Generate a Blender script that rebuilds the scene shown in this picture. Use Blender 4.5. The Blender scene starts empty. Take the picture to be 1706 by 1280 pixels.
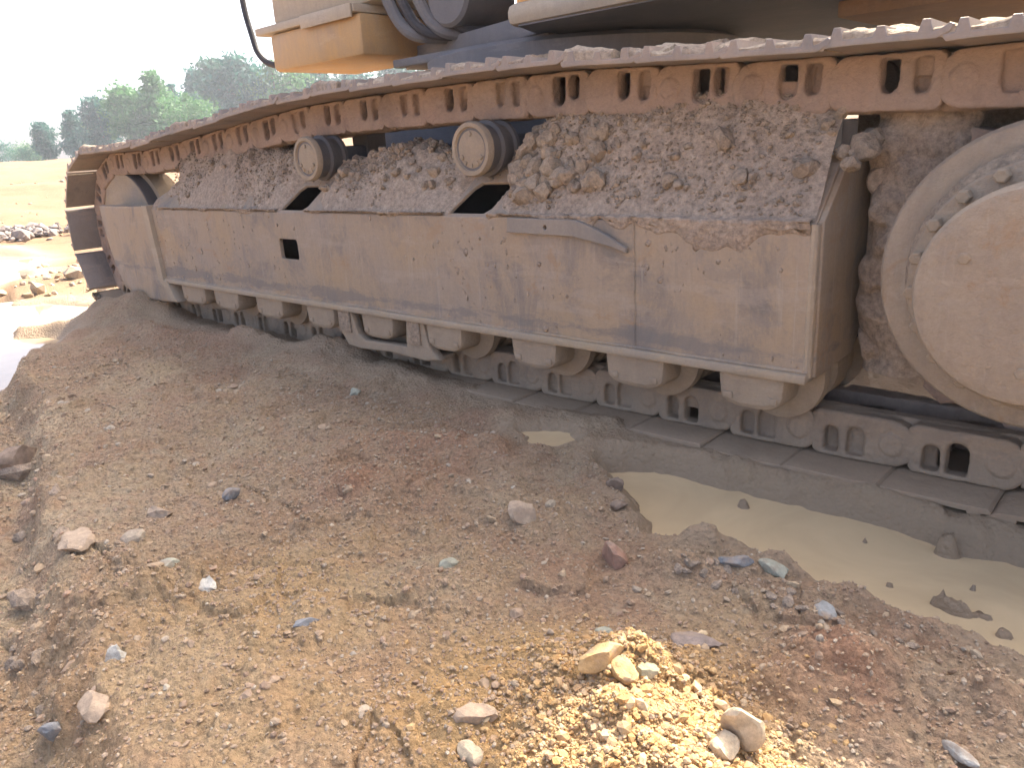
import bpy, bmesh, math, random
import numpy as np
from mathutils import Vector, Matrix

random.seed(7)
rng = np.random.default_rng(11)
scn = bpy.context.scene
COL = scn.collection

# ------------------------------------------------------------------ camera
W, H = 1706.0, 1280.0
FOC = 1280.0
CAM = np.array([1.133, -1.885, 0.841])
CR = np.array([0.742, 0.668, -0.059]); CU = np.array([-0.158, 0.260, 0.953])
CR /= np.linalg.norm(CR); CU -= CR * (CR @ CU); CU /= np.linalg.norm(CU)
CF = np.cross(CU, CR)
cam = bpy.data.cameras.new('camera')
cam.sensor_width = 36.0
cam.lens = 36.0 * FOC / W
cam.clip_start = 0.03
cam.clip_end = 3000.0
camo = bpy.data.objects.new('camera', cam)
COL.objects.link(camo)
m = Matrix.Identity(4)
for i in range(3):
    m[i][0] = CR[i]; m[i][1] = CU[i]; m[i][2] = -CF[i]; m[i][3] = CAM[i]
camo.matrix_world = m
scn.camera = camo

# ------------------------------------------------------------------ sky, sun, exposure
SUN_EL, SUN_AZ = math.radians(49.0), math.radians(-3.0)      # azimuth from +Y towards +X
sun_dir = Vector((math.sin(SUN_AZ) * math.cos(SUN_EL), math.cos(SUN_AZ) * math.cos(SUN_EL), math.sin(SUN_EL)))
world = bpy.data.worlds.new('World')
scn.world = world
world.use_nodes = True
wn = world.node_tree
wn.nodes.clear()
wo = wn.nodes.new('ShaderNodeOutputWorld')
wb = wn.nodes.new('ShaderNodeBackground')
sk = wn.nodes.new('ShaderNodeTexSky')
sk.sky_type = 'NISHITA'
sk.sun_disc = False
sk.sun_elevation = SUN_EL
sk.sun_rotation = SUN_AZ
sk.air_density = 0.5
sk.dust_density = 6.0
sk.ozone_density = 0.0
wb.inputs['Strength'].default_value = 0.15
wn.links.new(sk.outputs[0], wb.inputs[0])
wn.links.new(wb.outputs[0], wo.inputs[0])
sl = bpy.data.lights.new('sun', 'SUN')
sl.energy = 2.4
sl.angle = math.radians(0.5)
sl.color = (1.0, 0.91, 0.76)
so = bpy.data.objects.new('sun', sl)
so.rotation_euler = sun_dir.to_track_quat('Z', 'Y').to_euler()
so.location = (0, 30, 40)
COL.objects.link(so)
scn.view_settings.view_transform = 'Standard'
scn.view_settings.look = 'None'
scn.view_settings.gamma = 1.0
scn.view_settings.exposure = 2.42
scn.view_settings.use_curve_mapping = False
scn.cycles.max_bounces = 6
scn.cycles.diffuse_bounces = 4
scn.cycles.glossy_bounces = 3
scn.cycles.volume_bounces = 0

# ------------------------------------------------------------------ numpy noise
def _hash(ix, iy, seed):
    h = (ix.astype(np.int64) * 374761393 + iy.astype(np.int64) * 668265263 + seed * 974711) & 0xFFFFFFFF
    h = ((h ^ (h >> 13)) * 1274126177) & 0xFFFFFFFF
    h = h ^ (h >> 16)
    return (h & 0xFFFF) / 65535.0

def vnoise(x, y, seed=0):
    ix, iy = np.floor(x), np.floor(y)
    fx, fy = x - ix, y - iy
    fx = fx * fx * (3 - 2 * fx); fy = fy * fy * (3 - 2 * fy)
    a = _hash(ix, iy, seed); b = _hash(ix + 1, iy, seed)
    c = _hash(ix, iy + 1, seed); d = _hash(ix + 1, iy + 1, seed)
    return (a + (b - a) * fx) * (1 - fy) + (c + (d - c) * fx) * fy

def fbm(x, y, scale, octs=3, seed=0, gain=0.5):
    s = 0.0; amp = 1.0; tot = 0.0
    x = np.asarray(x, float) / scale; y = np.asarray(y, float) / scale
    for o in range(octs):
        ca, sa = math.cos(o * 1.1 + .3), math.sin(o * 1.1 + .3)
        s = s + amp * (vnoise(x * ca - y * sa, x * sa + y * ca, seed + o * 17) - 0.5)
        tot += amp; amp *= gain; x = x * 2.03; y = y * 2.03
    return s / tot * 2

def worley(x, y, scale, seed=0):
    """distance to nearest and second nearest feature point"""
    x = np.asarray(x, float) / scale; y = np.asarray(y, float) / scale
    ix, iy = np.floor(x), np.floor(y)
    d1 = np.full(x.shape, 9.0); d2 = np.full(x.shape, 9.0); cid = np.zeros(x.shape)
    for dx in (-1, 0, 1):
        for dy in (-1, 0, 1):
            cx, cy = ix + dx, iy + dy
            px = cx + _hash(cx, cy, seed); py = cy + _hash(cx, cy, seed + 5)
            d = np.hypot(px - x, py - y)
            near = d < d1
            d2 = np.where(near, d1, np.minimum(d2, d))
            cid = np.where(near, _hash(cx, cy, seed + 9), cid)
            d1 = np.where(near, d, d1)
    return d1, d2, cid

def sstep(a, b, x):
    t = np.clip((np.asarray(x, float) - a) / (b - a), 0, 1)
    return t * t * (3 - 2 * t)

def sdist(x, y, poly):
    """signed distance to a polygon, negative inside"""
    x = np.asarray(x, float); y = np.asarray(y, float)
    d = np.full(x.shape, 1e9); inside = np.zeros(x.shape, bool)
    n = len(poly)
    for i in range(n):
        ax, ay = poly[i]; bx, by = poly[(i + 1) % n]
        ex, ey = bx - ax, by - ay
        t = np.clip(((x - ax) * ex + (y - ay) * ey) / (ex * ex + ey * ey), 0, 1)
        d = np.minimum(d, np.hypot(x - ax - t * ex, y - ay - t * ey))
        c = (ay > y) != (by > y)
        xi = ax + (y - ay) / (by - ay + 1e-12) * ex
        inside ^= c & (x < xi)
    return np.where(inside, -d, d)

def at(px, py, z):
    """the point at height z seen at pixel (px, py) of the 1706 x 1280 photograph"""
    d = (px - W / 2) / FOC * CR - (py - H / 2) / FOC * CU + CF
    t = (z - CAM[2]) / d[2]
    return CAM + t * d

# ------------------------------------------------------------------ terrain
ZW = 0.0          # water level of the long puddle
ZL = -0.09        # water level of the pools by the idler
P_MAIN = [at(x, y, ZW)[:2] for x, y in ((1000, 786), (1090, 790), (1180, 806), (1260, 828), (1340, 848), (1430, 868), (1520, 896), (1620, 925),
          (1760, 950), (1900, 1000), (1900, 1190), (1720, 1125), (1640, 1092), (1560, 1062), (1470, 1028), (1400, 1002), (1330, 968), (1270, 938), (1215, 915),
          (1150, 908), (1100, 905), (1075, 875), (1055, 840), (1020, 812))]
P_SMALL = [at(x, y, .05)[:2] for x, y in ((868, 722), (900, 716), (945, 724), (960, 738), (930, 746), (885, 740))]
P_NEAR = [at(x, y, ZL)[:2] for x, y in ((-200, 574), (0, 566), (70, 564), (140, 574), (105, 598), (50, 628), (-20, 670), (-200, 690))]
P_LIT = [at(x, y, ZL)[:2] for x, y in ((-200, 515), (0, 512), (70, 506), (150, 512), (215, 520), (205, 538), (150, 547), (60, 550), (0, 556), (-200, 575))]
P_FAR = [at(x, y, ZL)[:2] for x, y in ((-120, 418), (-20, 424), (40, 428), (66, 437), (30, 452), (50, 466), (0, 478), (-120, 470))]

ISLES = [(*at(x, y, 0)[:2], r) for x, y, r in ((1590, 1020, .022), (1640, 1030, .030), (1560, 1008, .014), (1482, 978, .010), (1575, 925, .018), (1675, 1062, .018), (1440, 905, .012), (1240, 846, .02), (1620, 985, .008))]
BUMPS = []    # (x, y, height, rx, ry, angle, redness)
def bump(px, py, z, h, rx, ry, ang=0, red=0.0):
    p = at(px, py, z); BUMPS.append((p[0], p[1], h, rx, ry, ang, red))
bump(1420, 1120, .06, .055, .11, .075, .6, 1.0)
bump(1330, 1150, .06, .03, .09, .07, .6, .7)
bump(600, 800, .08, .035, .13, .08, .6, .8)
bump(735, 735, .08, .05, .22, .07, .5, 1.0)
bump(1640, 1190, .05, .05, .08, .06, .4, .5)
bump(1120, 955, .05, .04, .07, .03, .6, .2)
bump(1180, 915, .03, .022, .10, .03, .75, .3)
bump(1290, 965, .03, .022, .10, .028, .75, .3)
bump(1400, 1020, .03, .022, .12, .03, .75, .4)
bump(1520, 1070, .03, .025, .12, .03, .75, .8)
bump(1080, 800, .03, .02, .10, .03, .3, .5)
bump(1010, 1130, .08, .05, .14, .10, .2, -.2)
bump(1060, 1260, .08, .05, .16, .14, .2, -.2)
bump(425, 572, .08, .05, .13, .05, .2, .7)
bump(560, 590, .08, .05, .22, .05, .2, .6)
bump(250, 572, .05, .055, .30, .08, .2, .5)
bump(900, 860, .07, .02, .12, .05, .5, .2)

def ground_z(x, y, detail=True):
    x = np.asarray(x, float); y = np.asarray(y, float)
    d = np.hypot(x - 1.1, y + 1.9)
    near = 1 - sstep(5.0, 9.0, d)
    z = .070 + .035 * fbm(x, y, 1.7, 2, 3) * near
    # muddy strip under the chain
    strip = sstep(-.52, -.38, y) * (1 - sstep(.35, .8, y)) * sstep(-3.9, -3.3, x)
    wet = .050 + .030 * (1 - sstep(-1.5, -.6, x)) + .01 * fbm(x, y, .4, 2, 9)
    wet = wet + (.020 + .022 * fbm(x, y, .22, 3, 11)) * sstep(-.46, -.33, y) * (1 - sstep(-.26 + .10 * fbm(x, y, .3, 2, 13), -.10, y))
    z = z * (1 - strip) + wet * strip
    # lower ground past the idler
    low = 1 - sstep(-4.4, -3.3, x + .35 * fbm(x, y, .8, 2, 21) + .8 * (y + .7) * (y < 0))
    lz = -.06 + .05 * fbm(x, y, 1.2, 3, 31)
    z = z * (1 - low) + lz * low
    # berm between the two pools by the idler
    b0, b1 = at(-60, 560, -.02), at(230, 560, -.02)
    bx, by = b1[0] - b0[0], b1[1] - b0[1]
    L = math.hypot(bx, by)
    t = ((x - b0[0]) * bx + (y - b0[1]) * by) / L
    o = ((x - b0[0]) * -by + (y - b0[1]) * bx) / L
    z = z + (.075 + .04 * fbm(x, y, .25, 2, 41)) * np.exp(-(o / .13) ** 2) * sstep(-.6, 0, t) * (1 - sstep(L, L + .5, t))
    # cut edge of the bank down to the rut where the photographer stands
    s = -(y + 1.00 + .267 * (x + 2.4)) + .05 * fbm(x, y, .35, 3, 51) + .02 * fbm(x, y, .07, 2, 52)
    cut = sstep(-.03, .10, s) * (1 - sstep(-2.9, -4.2, x) * 0) * (1 - sstep(1.2, 3.0, x))
    z = z - (.12 + .05 * fbm(x, y, .5, 2, 53)) * cut * near
    for (bx_, by_, h, rx, ry, a, red) in BUMPS:
        ca, sa = math.cos(a), math.sin(a)
        u = ((x - bx_) * ca + (y - by_) * sa) / rx; v = (-(x - bx_) * sa + (y - by_) * ca) / ry
        q = u * u + v * v
        sel = q < 9
        z = z + np.where(sel, h * np.exp(-q * 1.1) * (1 + .5 * fbm(x, y, .06, 2, 61)), 0)
    if detail:
        g = near * (1 - .5 * strip)
        w1, w2, cid = worley(x + .02 * fbm(x, y, .08, 2, 70), y + .02 * fbm(x, y, .08, 2, 72), .085, 71)
        lump = np.clip(1 - w1 / .75, 0, 1) ** .7 * (cid > .45) * (.4 + cid)
        patch = sstep(-.15, .35, fbm(x, y, .5, 2, 75))
        z = z + g * (.014 * fbm(x, y, .22, 3, 81) + .016 * lump * patch + .009 * fbm(x, y, .045, 3, 83) + .004 * fbm(x, y, .014, 2, 85))
        w1, w2, cid = worley(x + .012 * fbm(x, y, .03, 2, 76), y + .012 * fbm(x, y, .03, 2, 77), .024, 78)
        z = z + g * .0075 * np.clip(1 - w1 / .7, 0, 1) ** .8 * (cid > .45) * (.3 + sstep(-.3, .3, fbm(x, y, .3, 2, 79)))
        w1, w2, cid = worley(x + .03 * fbm(x, y, .1, 2, 86), y + .03 * fbm(x, y, .1, 2, 87), .16, 88)
        z = z + g * .022 * np.clip(1 - w1 / .7, 0, 1) ** .9 * (cid > .72) * (1 + .6 * fbm(x, y, .035, 2, 89))
        # a few drying cracks
        c1, c2, cc = worley(x + .06 * fbm(x, y, .15, 3, 90), y + .06 * fbm(x, y, .15, 3, 91), .33, 92)
        z = z - g * .013 * (1 - sstep(.0, .024, c2 - c1)) * sstep(-.05, .2, fbm(x, y, .45, 2, 93))
    # pools
    for poly, zl, dep, run in ((P_MAIN, ZW, .05, .06), (P_SMALL, .052, .02, .04)):
        sd = sdist(x, y, poly) + .026 * fbm(x, y, .13, 4, 101, .6) + .012 * fbm(x, y, .035, 2, 102)
        inside = 1 - sstep(-.01, run, sd)
        z = z * (1 - inside) + np.minimum(z, zl + np.clip(sd * .8, -dep, .03) + .004 * fbm(x, y, .03, 2, 105)) * inside
    for (ix, iy, rr_) in ISLES:
        q = ((x - ix) ** 2 + ((y - iy) * 1.3) ** 2) / rr_ ** 2
        z = z + np.where(q < 6, np.minimum(.085 * np.exp(-q) * (.9 + .6 * fbm(x, y, .03, 3, 109)), .060 + .006 * fbm(x, y, .012, 2, 110)), 0)
    for poly, zl in ((P_NEAR, ZL), (P_LIT, ZL), (P_FAR, ZL)):
        sd = sdist(x, y, poly) + .10 * fbm(x, y, .5, 3, 107)
        inside = 1 - sstep(-.02, .22, sd)
        z = z * (1 - inside) + np.minimum(z, zl + np.clip(sd * .4, -.05, .05)) * inside
    # far clearing: furrowed soil that climbs to a bank in front of the trees
    far = sstep(6.0, 14.0, d)
    az = np.arctan2(x - 1.1, y + 1.9)
    bank = .55 * sstep(9, 26, d) + (.75 + 1.0 * sstep(-1.28, -1.06, az)) * sstep(22, 34, d) + .25 * fbm(x, y, 5, 3, 111) * sstep(8, 20, d)
    fz = .12 * fbm(x, y, 2.2, 3, 113) * sstep(5, 9, d) + .035 * np.abs(fbm(x * .25, y, .9, 3, 116)) * sstep(5, 8, d) + .04 * fbm(x, y, .5, 3, 114) * sstep(4, 8, d)
    return z + fz * (1 - far * .3) + bank * sstep(8, 14, d)

def gz(x, y):
    return float(ground_z(np.array([x]), np.array([y]))[0])

def at_ground(px, py):
    z = .06
    for _ in range(12):
        p = at(px, py, z); z = .5 * z + .5 * gz(p[0], p[1])
    return Vector((p[0], p[1], gz(p[0], p[1])))

# ------------------------------------------------------------------ materials
def new_mat(name):
    mt = bpy.data.materials.new(name); mt.use_nodes = True
    nt = mt.node_tree
    return mt, nt, nt.nodes['Principled BSDF']

class NT:
    def __init__(s, nt): s.nt = nt
    def n(s, typ, **kw):
        nd = s.nt.nodes.new(typ)
        for k, v in kw.items():
            if k.startswith('i_'):
                nd.inputs[int(k[2:]) if k[2:].isdigit() else k[2:]].default_value = v
            else: setattr(nd, k, v)
        return nd
    def l(s, a, b): s.nt.links.new(a, b)
    def pos(s, scale=(1, 1, 1)):
        g = s.n('ShaderNodeNewGeometry')
        mp = s.n('ShaderNodeMapping')
        mp.inputs['Scale'].default_value = scale
        s.l(g.outputs['Position'], mp.inputs['Vector'])
        return mp.outputs[0]
    def noise(s, vec, scale, detail=4, rough=.6, dist=0.0):
        nd = s.n('ShaderNodeTexNoise')
        nd.inputs['Scale'].default_value = scale; nd.inputs['Detail'].default_value = detail
        nd.inputs['Roughness'].default_value = rough; nd.inputs['Distortion'].default_value = dist
        s.l(vec, nd.inputs['Vector'])
        return nd.outputs['Fac']
    def ramp(s, fac, stops):
        nd = s.n('ShaderNodeValToRGB')
        el = nd.color_ramp.elements
        while len(el) < len(stops): el.new(0.5)
        for e, (p, c) in zip(el, stops):
            e.position = p; e.color = (c[0], c[1], c[2], 1) if not isinstance(c, (int, float)) else (c, c, c, 1)
        s.l(fac, nd.inputs[0])
        return nd.outputs[0]
    def mix(s, fac, a, b):
        nd = s.n('ShaderNodeMix', data_type='RGBA')
        for sock, v in ((nd.inputs[0], fac), (nd.inputs[6], a), (nd.inputs[7], b)):
            if hasattr(v, 'links') or hasattr(v, 'is_linked'): s.l(v, sock)
            elif isinstance(v, (int, float)): sock.default_value = v
            else: sock.default_value = (v[0], v[1], v[2], 1)
        return nd.outputs[2]
    def math(s, op, a, b=0.0):
        nd = s.n('ShaderNodeMath', operation=op)
        for sock, v in ((nd.inputs[0], a), (nd.inputs[1], b)):
            if isinstance(v, (int, float)): sock.default_value = v
            else: s.l(v, sock)
        return nd.outputs[0]
    def bump(s, height, strength, dist, normal=None):
        nd = s.n('ShaderNodeBump')
        nd.inputs['Strength'].default_value = strength; nd.inputs['Distance'].default_value = dist
        s.l(height, nd.inputs['Height'])
        if normal is not None: s.l(normal, nd.inputs['Normal'])
        return nd.outputs[0]

def dusty(name, paint, dust, dark, cover=.5, scratch=.35, gloss=.75, metal=0.0, bump=.4, vert=6.0, spec=.3, worn=None, dent=0.0):
    """painted or bare metal under patchy dried dust, with wiped streaks and darker worn areas"""
    mt, nt, bs = new_mat(name); k = NT(nt)
    p = k.pos(); pv = k.pos((vert, vert, 1.0)); ph = k.pos((1.0, 1.0, 9.0))
    big = k.ramp(k.noise(p, 3.2, 5, .62, .4), [(.5 - .22 + (.5 - cover) * .4, 0.0), (.5 + .22 + (.5 - cover) * .4, 1.0)])
    c = k.mix(big, paint, dust)
    st = k.ramp(k.noise(pv, 7, 6, .7), [(.42, 0.0), (.72, 1.0)])
    c = k.mix(k.math('MULTIPLY', st, .35), c, tuple(x * .72 for x in dust))
    wr = k.ramp(k.noise(k.pos((2.2, 2.2, 1.4)), 2.1, 6, .7, .6), [(.50, 0.0), (.64, 1.0)])
    c = k.mix(k.math('MULTIPLY', wr, scratch), c, dark)
    sc = k.ramp(k.noise(ph, 38, 3, .6, .2), [(.62, 0.0), (.78, 1.0)])
    c = k.mix(k.math('MULTIPLY', sc, scratch * .5), c, tuple(min(1, x * 1.45) for x in dust))
    bl = k.ramp(k.noise(k.pos((1.6, 1.6, 1.0)), 5.5, 7, .72, .8), [(.54, 0.0), (.60, 1.0)])
    c = k.mix(k.math('MULTIPLY', bl, scratch * .55), c, tuple(.5 * x + .5 * y for x, y in zip(dark, dust)))
    hz = k.ramp(k.noise(k.pos((.6, .6, 3.0)), 4.0, 6, .75), [(.56, 0.0), (.62, 1.0)])
    c = k.mix(k.math('MULTIPLY', hz, .30), c, tuple(min(1, x * 1.25) for x in dust))
    fine = k.noise(p, 140, 5, .7)
    c = k.mix(k.math('MULTIPLY', k.ramp(fine, [(.4, 0.0), (.7, 1.0)]), .28), c, tuple(x * .6 for x in dust))
    if dent:
        chips = k.ramp(k.noise(k.pos((1.0, 1.0, .7)), 26, 6, .72, .5), [(.69, 0.0), (.72, 1.0)])
        c = k.mix(k.math('MULTIPLY', chips, .6), c, (.13, .085, .06))
        runs = k.ramp(k.noise(k.pos((16, 16, .9)), 3.0, 5, .7), [(.60, 0.0), (.70, 1.0)])
        c = k.mix(k.math('MULTIPLY', runs, .35), c, (.42, .36, .28))
        rust = k.ramp(k.noise(k.pos((1.0, 1.0, 1.0)), 3.6, 7, .74, 1.2), [(.57, 0.0), (.63, 1.0)])
        c = k.mix(k.math('MULTIPLY', rust, .45), c, (.33, .20, .10))
    if worn:
        # a band rubbed to bare steel by passing spoil
        g_ = k.n('ShaderNodeNewGeometry'); sx = k.n('ShaderNodeSeparateXYZ'); k.l(g_.outputs['Position'], sx.inputs[0])
        dz = k.math('ABSOLUTE', k.math('SUBTRACT', sx.outputs[2], worn[0]))
        bnd = k.math('SUBTRACT', 1.0, k.math('DIVIDE', dz, worn[1]))
        bnd = k.math('MULTIPLY', k.ramp(k.math('ADD', bnd, k.math('MULTIPLY', k.math('SUBTRACT', k.noise(k.pos((1.1, 1.1, 3)), 3.2, 7, .75), .5), 5.0)), [(.55, 0.0), (1.0, 1.0)]), .6)
        c = k.mix(bnd, c, (.17, .155, .14))
    k.l(c, bs.inputs['Base Color'])
    rr = k.mix(wr, (gloss + .12,) * 3, (gloss,) * 3)
    k.l(rr, bs.inputs['Roughness'])
    bs.inputs['Metallic'].default_value = metal
    bs.inputs['Specular IOR Level'].default_value = spec
    hgt = k.math('ADD', k.noise(p, 60, 6, .7), k.math('MULTIPLY', k.noise(p, 11, 4, .6), 1.6))
    nrm = k.bump(hgt, bump, .006)
    if dent: nrm = k.bump(k.noise(k.pos((1, 1, 1.4)), 3.2, 3, .5), dent, .03, nrm)
    k.l(nrm, bs.inputs['Normal'])
    return mt

TAN = (.33, .275, .215); OCHRE = (.40, .27, .13); GREY = (.17, .165, .165); RED = (.33, .215, .155)
M = {}
M['frame'] = dusty('dusty frame paint', (.39, .275, .155), (.325, .265, .205), (.19, .165, .14), .60, .9, .7, vert=11.0, worn=(.345, .035), dent=.35)
M['guard'] = dusty('dusty guard paint', (.38, .29, .175), (.36, .295, .22), (.22, .2, .17), .6, .35, .75)
M['chain'] = dusty('dried clay on track chain', (.345, .235, .175), (.335, .255, .195), (.17, .125, .10), .55, .5, .85, bump=1.0)
M['chainlow'] = dusty('worn steel links with grey silt', (.29, .22, .15), (.345, .26, .175), (.17, .13, .095), .55, .5, .65, bump=.8, spec=.4)
M['shoe'] = dusty('scoured shoe steel with clay', (.24, .215, .19), (.34, .25, .18), (.12, .115, .11), .4, .6, .42, .25, bump=.4, spec=.6)
M['bright'] = dusty('polished grouser steel', (.42, .42, .41), (.36, .32, .27), (.25, .25, .25), .25, .3, .28, .7, bump=.25, spec=.6)
M['roller'] = dusty('dust caked roller', (.34, .265, .18), (.36, .285, .20), (.23, .18, .13), .6, .45, .88, bump=.8)
M['drive'] = dusty('clay caked drive cover', (.36, .285, .20), (.385, .305, .22), (.25, .20, .155), .7, .6, .9, bump=1.2, dent=.6)
M['bracket'] = dusty('dusty step iron', (.24, .21, .175), (.30, .25, .195), (.17, .155, .14), .5, .5, .7)
M['tread'] = dusty('dark roller tread', (.10, .095, .095), (.17, .15, .135), (.06, .06, .06), .4, .4, .5)
M['yellow'] = dusty('faded yellow body paint', (.54, .315, .11), (.48, .33, .18), (.27, .19, .12), .45, .3, .5, bump=.12, spec=.5)
M['pale'] = dusty('pale tan body paint', (.45, .36, .24), (.42, .35, .26), (.25, .2, .15), .5, .25, .55, bump=.12, spec=.5)
M['under'] = dusty('dusty grey underside', (.17, .165, .165), (.22, .205, .19), (.10, .10, .105), .5, .4, .7, bump=.2)
M['orange'] = dusty('dusty underside tinted by bounce', (.42, .26, .13), (.40, .27, .17), (.27, .17, .10), .5, .5, .7, bump=.3)  # dusty ochre paint with orange bounce light mixed into the colour
M['dark'] = dusty('dark frame inside', (.07, .07, .075), (.11, .10, .10), (.04, .04, .045), .4, .4, .7)
M['rubber'] = dusty('black hose rubber', (.035, .035, .04), (.10, .09, .085), (.03, .03, .03), .3, .2, .5)
M['mudwet'] = dusty('wet brown mud', (.30, .215, .135), (.35, .255, .165), (.23, .165, .11), .5, .4, .6, bump=.7, spec=.5)

def soil_mat(name, stops, wet=False, bump=.8, rough=.92, scale=1.0):
    mt, nt, bs = new_mat(name); k = NT(nt)
    p = k.pos()
    c = k.ramp(k.noise(p, 2.4 * scale, 7, .68, .5), stops)
    f = k.ramp(k.noise(p, 70 * scale, 5, .75), [(.34, .62), (.66, 1.22)])
    mul = k.n('ShaderNodeMix', data_type='RGBA', blend_type='MULTIPLY'); mul.inputs[0].default_value = 1.0
    k.l(c, mul.inputs[6]); k.l(f, mul.inputs[7])
    k.l(mul.outputs[2], bs.inputs['Base Color'])
    bs.inputs['Roughness'].default_value = rough
    bs.inputs['Specular IOR Level'].default_value = .25
    h = k.math('ADD', k.noise(p, 120 * scale, 6, .75), k.math('MULTIPLY', k.noise(p, 30 * scale, 4, .6), 2.0))
    k.l(k.bump(h, bump, .006), bs.inputs['Normal'])
    return mt
M['clod'] = soil_mat('dry clay clods', [(.30, (.25, .19, .14)), (.5, (.34, .265, .19)), (.7, (.39, .30, .205))])
M['dirt'] = soil_mat('dust on the track frame', [(.30, (.30, .225, .165)), (.5, (.385, .30, .22)), (.7, (.44, .355, .265))])

def ground_material():
    mt, nt, bs = new_mat('red and ochre clay soil'); k = NT(nt)
    p = k.pos()
    at_ = k.n('ShaderNodeAttribute', attribute_name='soil')
    sep = k.n('ShaderNodeSeparateColor'); k.l(at_.outputs['Color'], sep.inputs[0])
    ochre, red, wet = sep.outputs[0], sep.outputs[1], sep.outputs[2]
    base = k.ramp(k.noise(p, 1.7, 8, .7, .6), [(.28, (.265, .175, .105)), (.42, (.35, .248, .15)), (.55, (.395, .297, .182)), (.70, (.42, .33, .21))])
    pat = k.ramp(k.noise(p, 6.5, 6, .7, .9), [(.46, 0.0), (.62, 1.0)])
    base = k.mix(k.math('MULTIPLY', pat, .45), base, (.345, .205, .13))
    grey = k.ramp(k.noise(k.pos((1.3, 1.3, 1.3)), 11, 6, .7, .5), [(.56, 0.0), (.68, 1.0)])
    base = k.mix(k.math('MULTIPLY', grey, .5), base, (.36, .305, .215))
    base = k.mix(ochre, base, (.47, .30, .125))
    base = k.mix(red, base, (.335, .18, .105))
    fine = k.ramp(k.noise(p, 85, 6, .78), [(.34, .60), (.5, 1.0), (.70, 1.30)])
    mul = k.n('ShaderNodeMix', data_type='RGBA', blend_type='MULTIPLY'); mul.inputs[0].default_value = 1.0
    k.l(base, mul.inputs[6]); k.l(fine, mul.inputs[7])
    gd = k.n('ShaderNodeNewGeometry'); ln = k.n('ShaderNodeVectorMath', operation='DISTANCE'); k.l(gd.outputs['Position'], ln.inputs[0]); ln.inputs[1].default_value = (1.1, -1.9, 0)
    mr = k.n('ShaderNodeMapRange'); k.l(ln.outputs['Value'], mr.inputs[0]); mr.inputs[1].default_value = 4.5; mr.inputs[2].default_value = 8.0
    clearing = k.ramp(k.noise(p, .9, 6, .65), [(.35, (.20, .118, .062)), (.6, (.25, .16, .09))])
    fcol = k.n('ShaderNodeMix', data_type='RGBA'); k.l(mr.outputs[0], fcol.inputs[0]); k.l(mul.outputs[2], fcol.inputs[6]); k.l(clearing, fcol.inputs[7])
    wetc = k.mix(wet, fcol.outputs[2], (.31, .225, .14))
    k.l(wetc, bs.inputs['Base Color'])
    rr = k.mix(wet, (.95,) * 3, (.55,) * 3)
    k.l(rr, bs.inputs['Roughness'])
    bs.inputs['Specular IOR Level'].default_value = .3
    vo = k.n('ShaderNodeTexVoronoi', feature='F1'); vo.inputs['Scale'].default_value = 95
    k.l(p, vo.inputs['Vector'])
    h = k.math('ADD', k.noise(p, 160, 6, .75), k.math('MULTIPLY', k.noise(p, 42, 5, .7), 1.8))
    h = k.math('ADD', h, k.math('MULTIPLY', vo.outputs['Distance'], -.9))
    b = k.n('ShaderNodeBump'); b.inputs['Distance'].default_value = .009
    k.l(h, b.inputs['Height'])
    k.l(k.mix(wet, (.95,) * 3, (.6,) * 3), b.inputs['Strength'])
    k.l(b.outputs[0], bs.inputs['Normal'])
    return mt
M['ground'] = ground_material()

def stone_mat(name, stops, sheen=.3):
    """each stone its own tone: the ramp is read by the object's or the island's random number"""
    mt, nt, bs = new_mat(name); k = NT(nt)
    g = k.n('ShaderNodeNewGeometry'); oi = k.n('ShaderNodeObjectInfo')
    rnd = k.math('FRACT', k.math('ADD', g.outputs['Random Per Island'], oi.outputs['Random']))
    c = k.ramp(rnd, stops)
    p = k.pos()
    f = k.ramp(k.noise(p, 95, 6, .75), [(.32, .68), (.68, 1.22)])
    mul = k.n('ShaderNodeMix', data_type='RGBA', blend_type='MULTIPLY'); mul.inputs[0].default_value = 1.0
    k.l(c, mul.inputs[6]); k.l(f, mul.inputs[7])
    dirt = k.ramp(k.noise(p, 22, 4, .6), [(.45, 0.0), (.62, 1.0)])
    c2 = k.mix(k.math('MULTIPLY', dirt, .5), mul.outputs[2], (.30, .22, .15))
    k.l(c2, bs.inputs['Base Color'])
    bs.inputs['Roughness'].default_value = .85
    bs.inputs['Specular IOR Level'].default_value = sheen
    k.l(k.bump(k.noise(p, 130, 5, .7), .5, .003), bs.inputs['Normal'])
    return mt
M['stone'] = stone_mat('mixed field stones', [(0, (.31, .22, .145)), (.3, (.37, .27, .17)), (.6, (.42, .315, .19)), (.76, (.36, .30, .22)), (.9, (.45, .39, .29)), (1, (.37, .22, .14))])
M['gravel'] = stone_mat('mixed gravel', [(0, (.30, .20, .13)), (.35, (.36, .255, .16)), (.70, (.40, .295, .18)), (.88, (.38, .30, .205)), (.96, (.47, .40, .29)), (1, (.32, .19, .12))])

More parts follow.
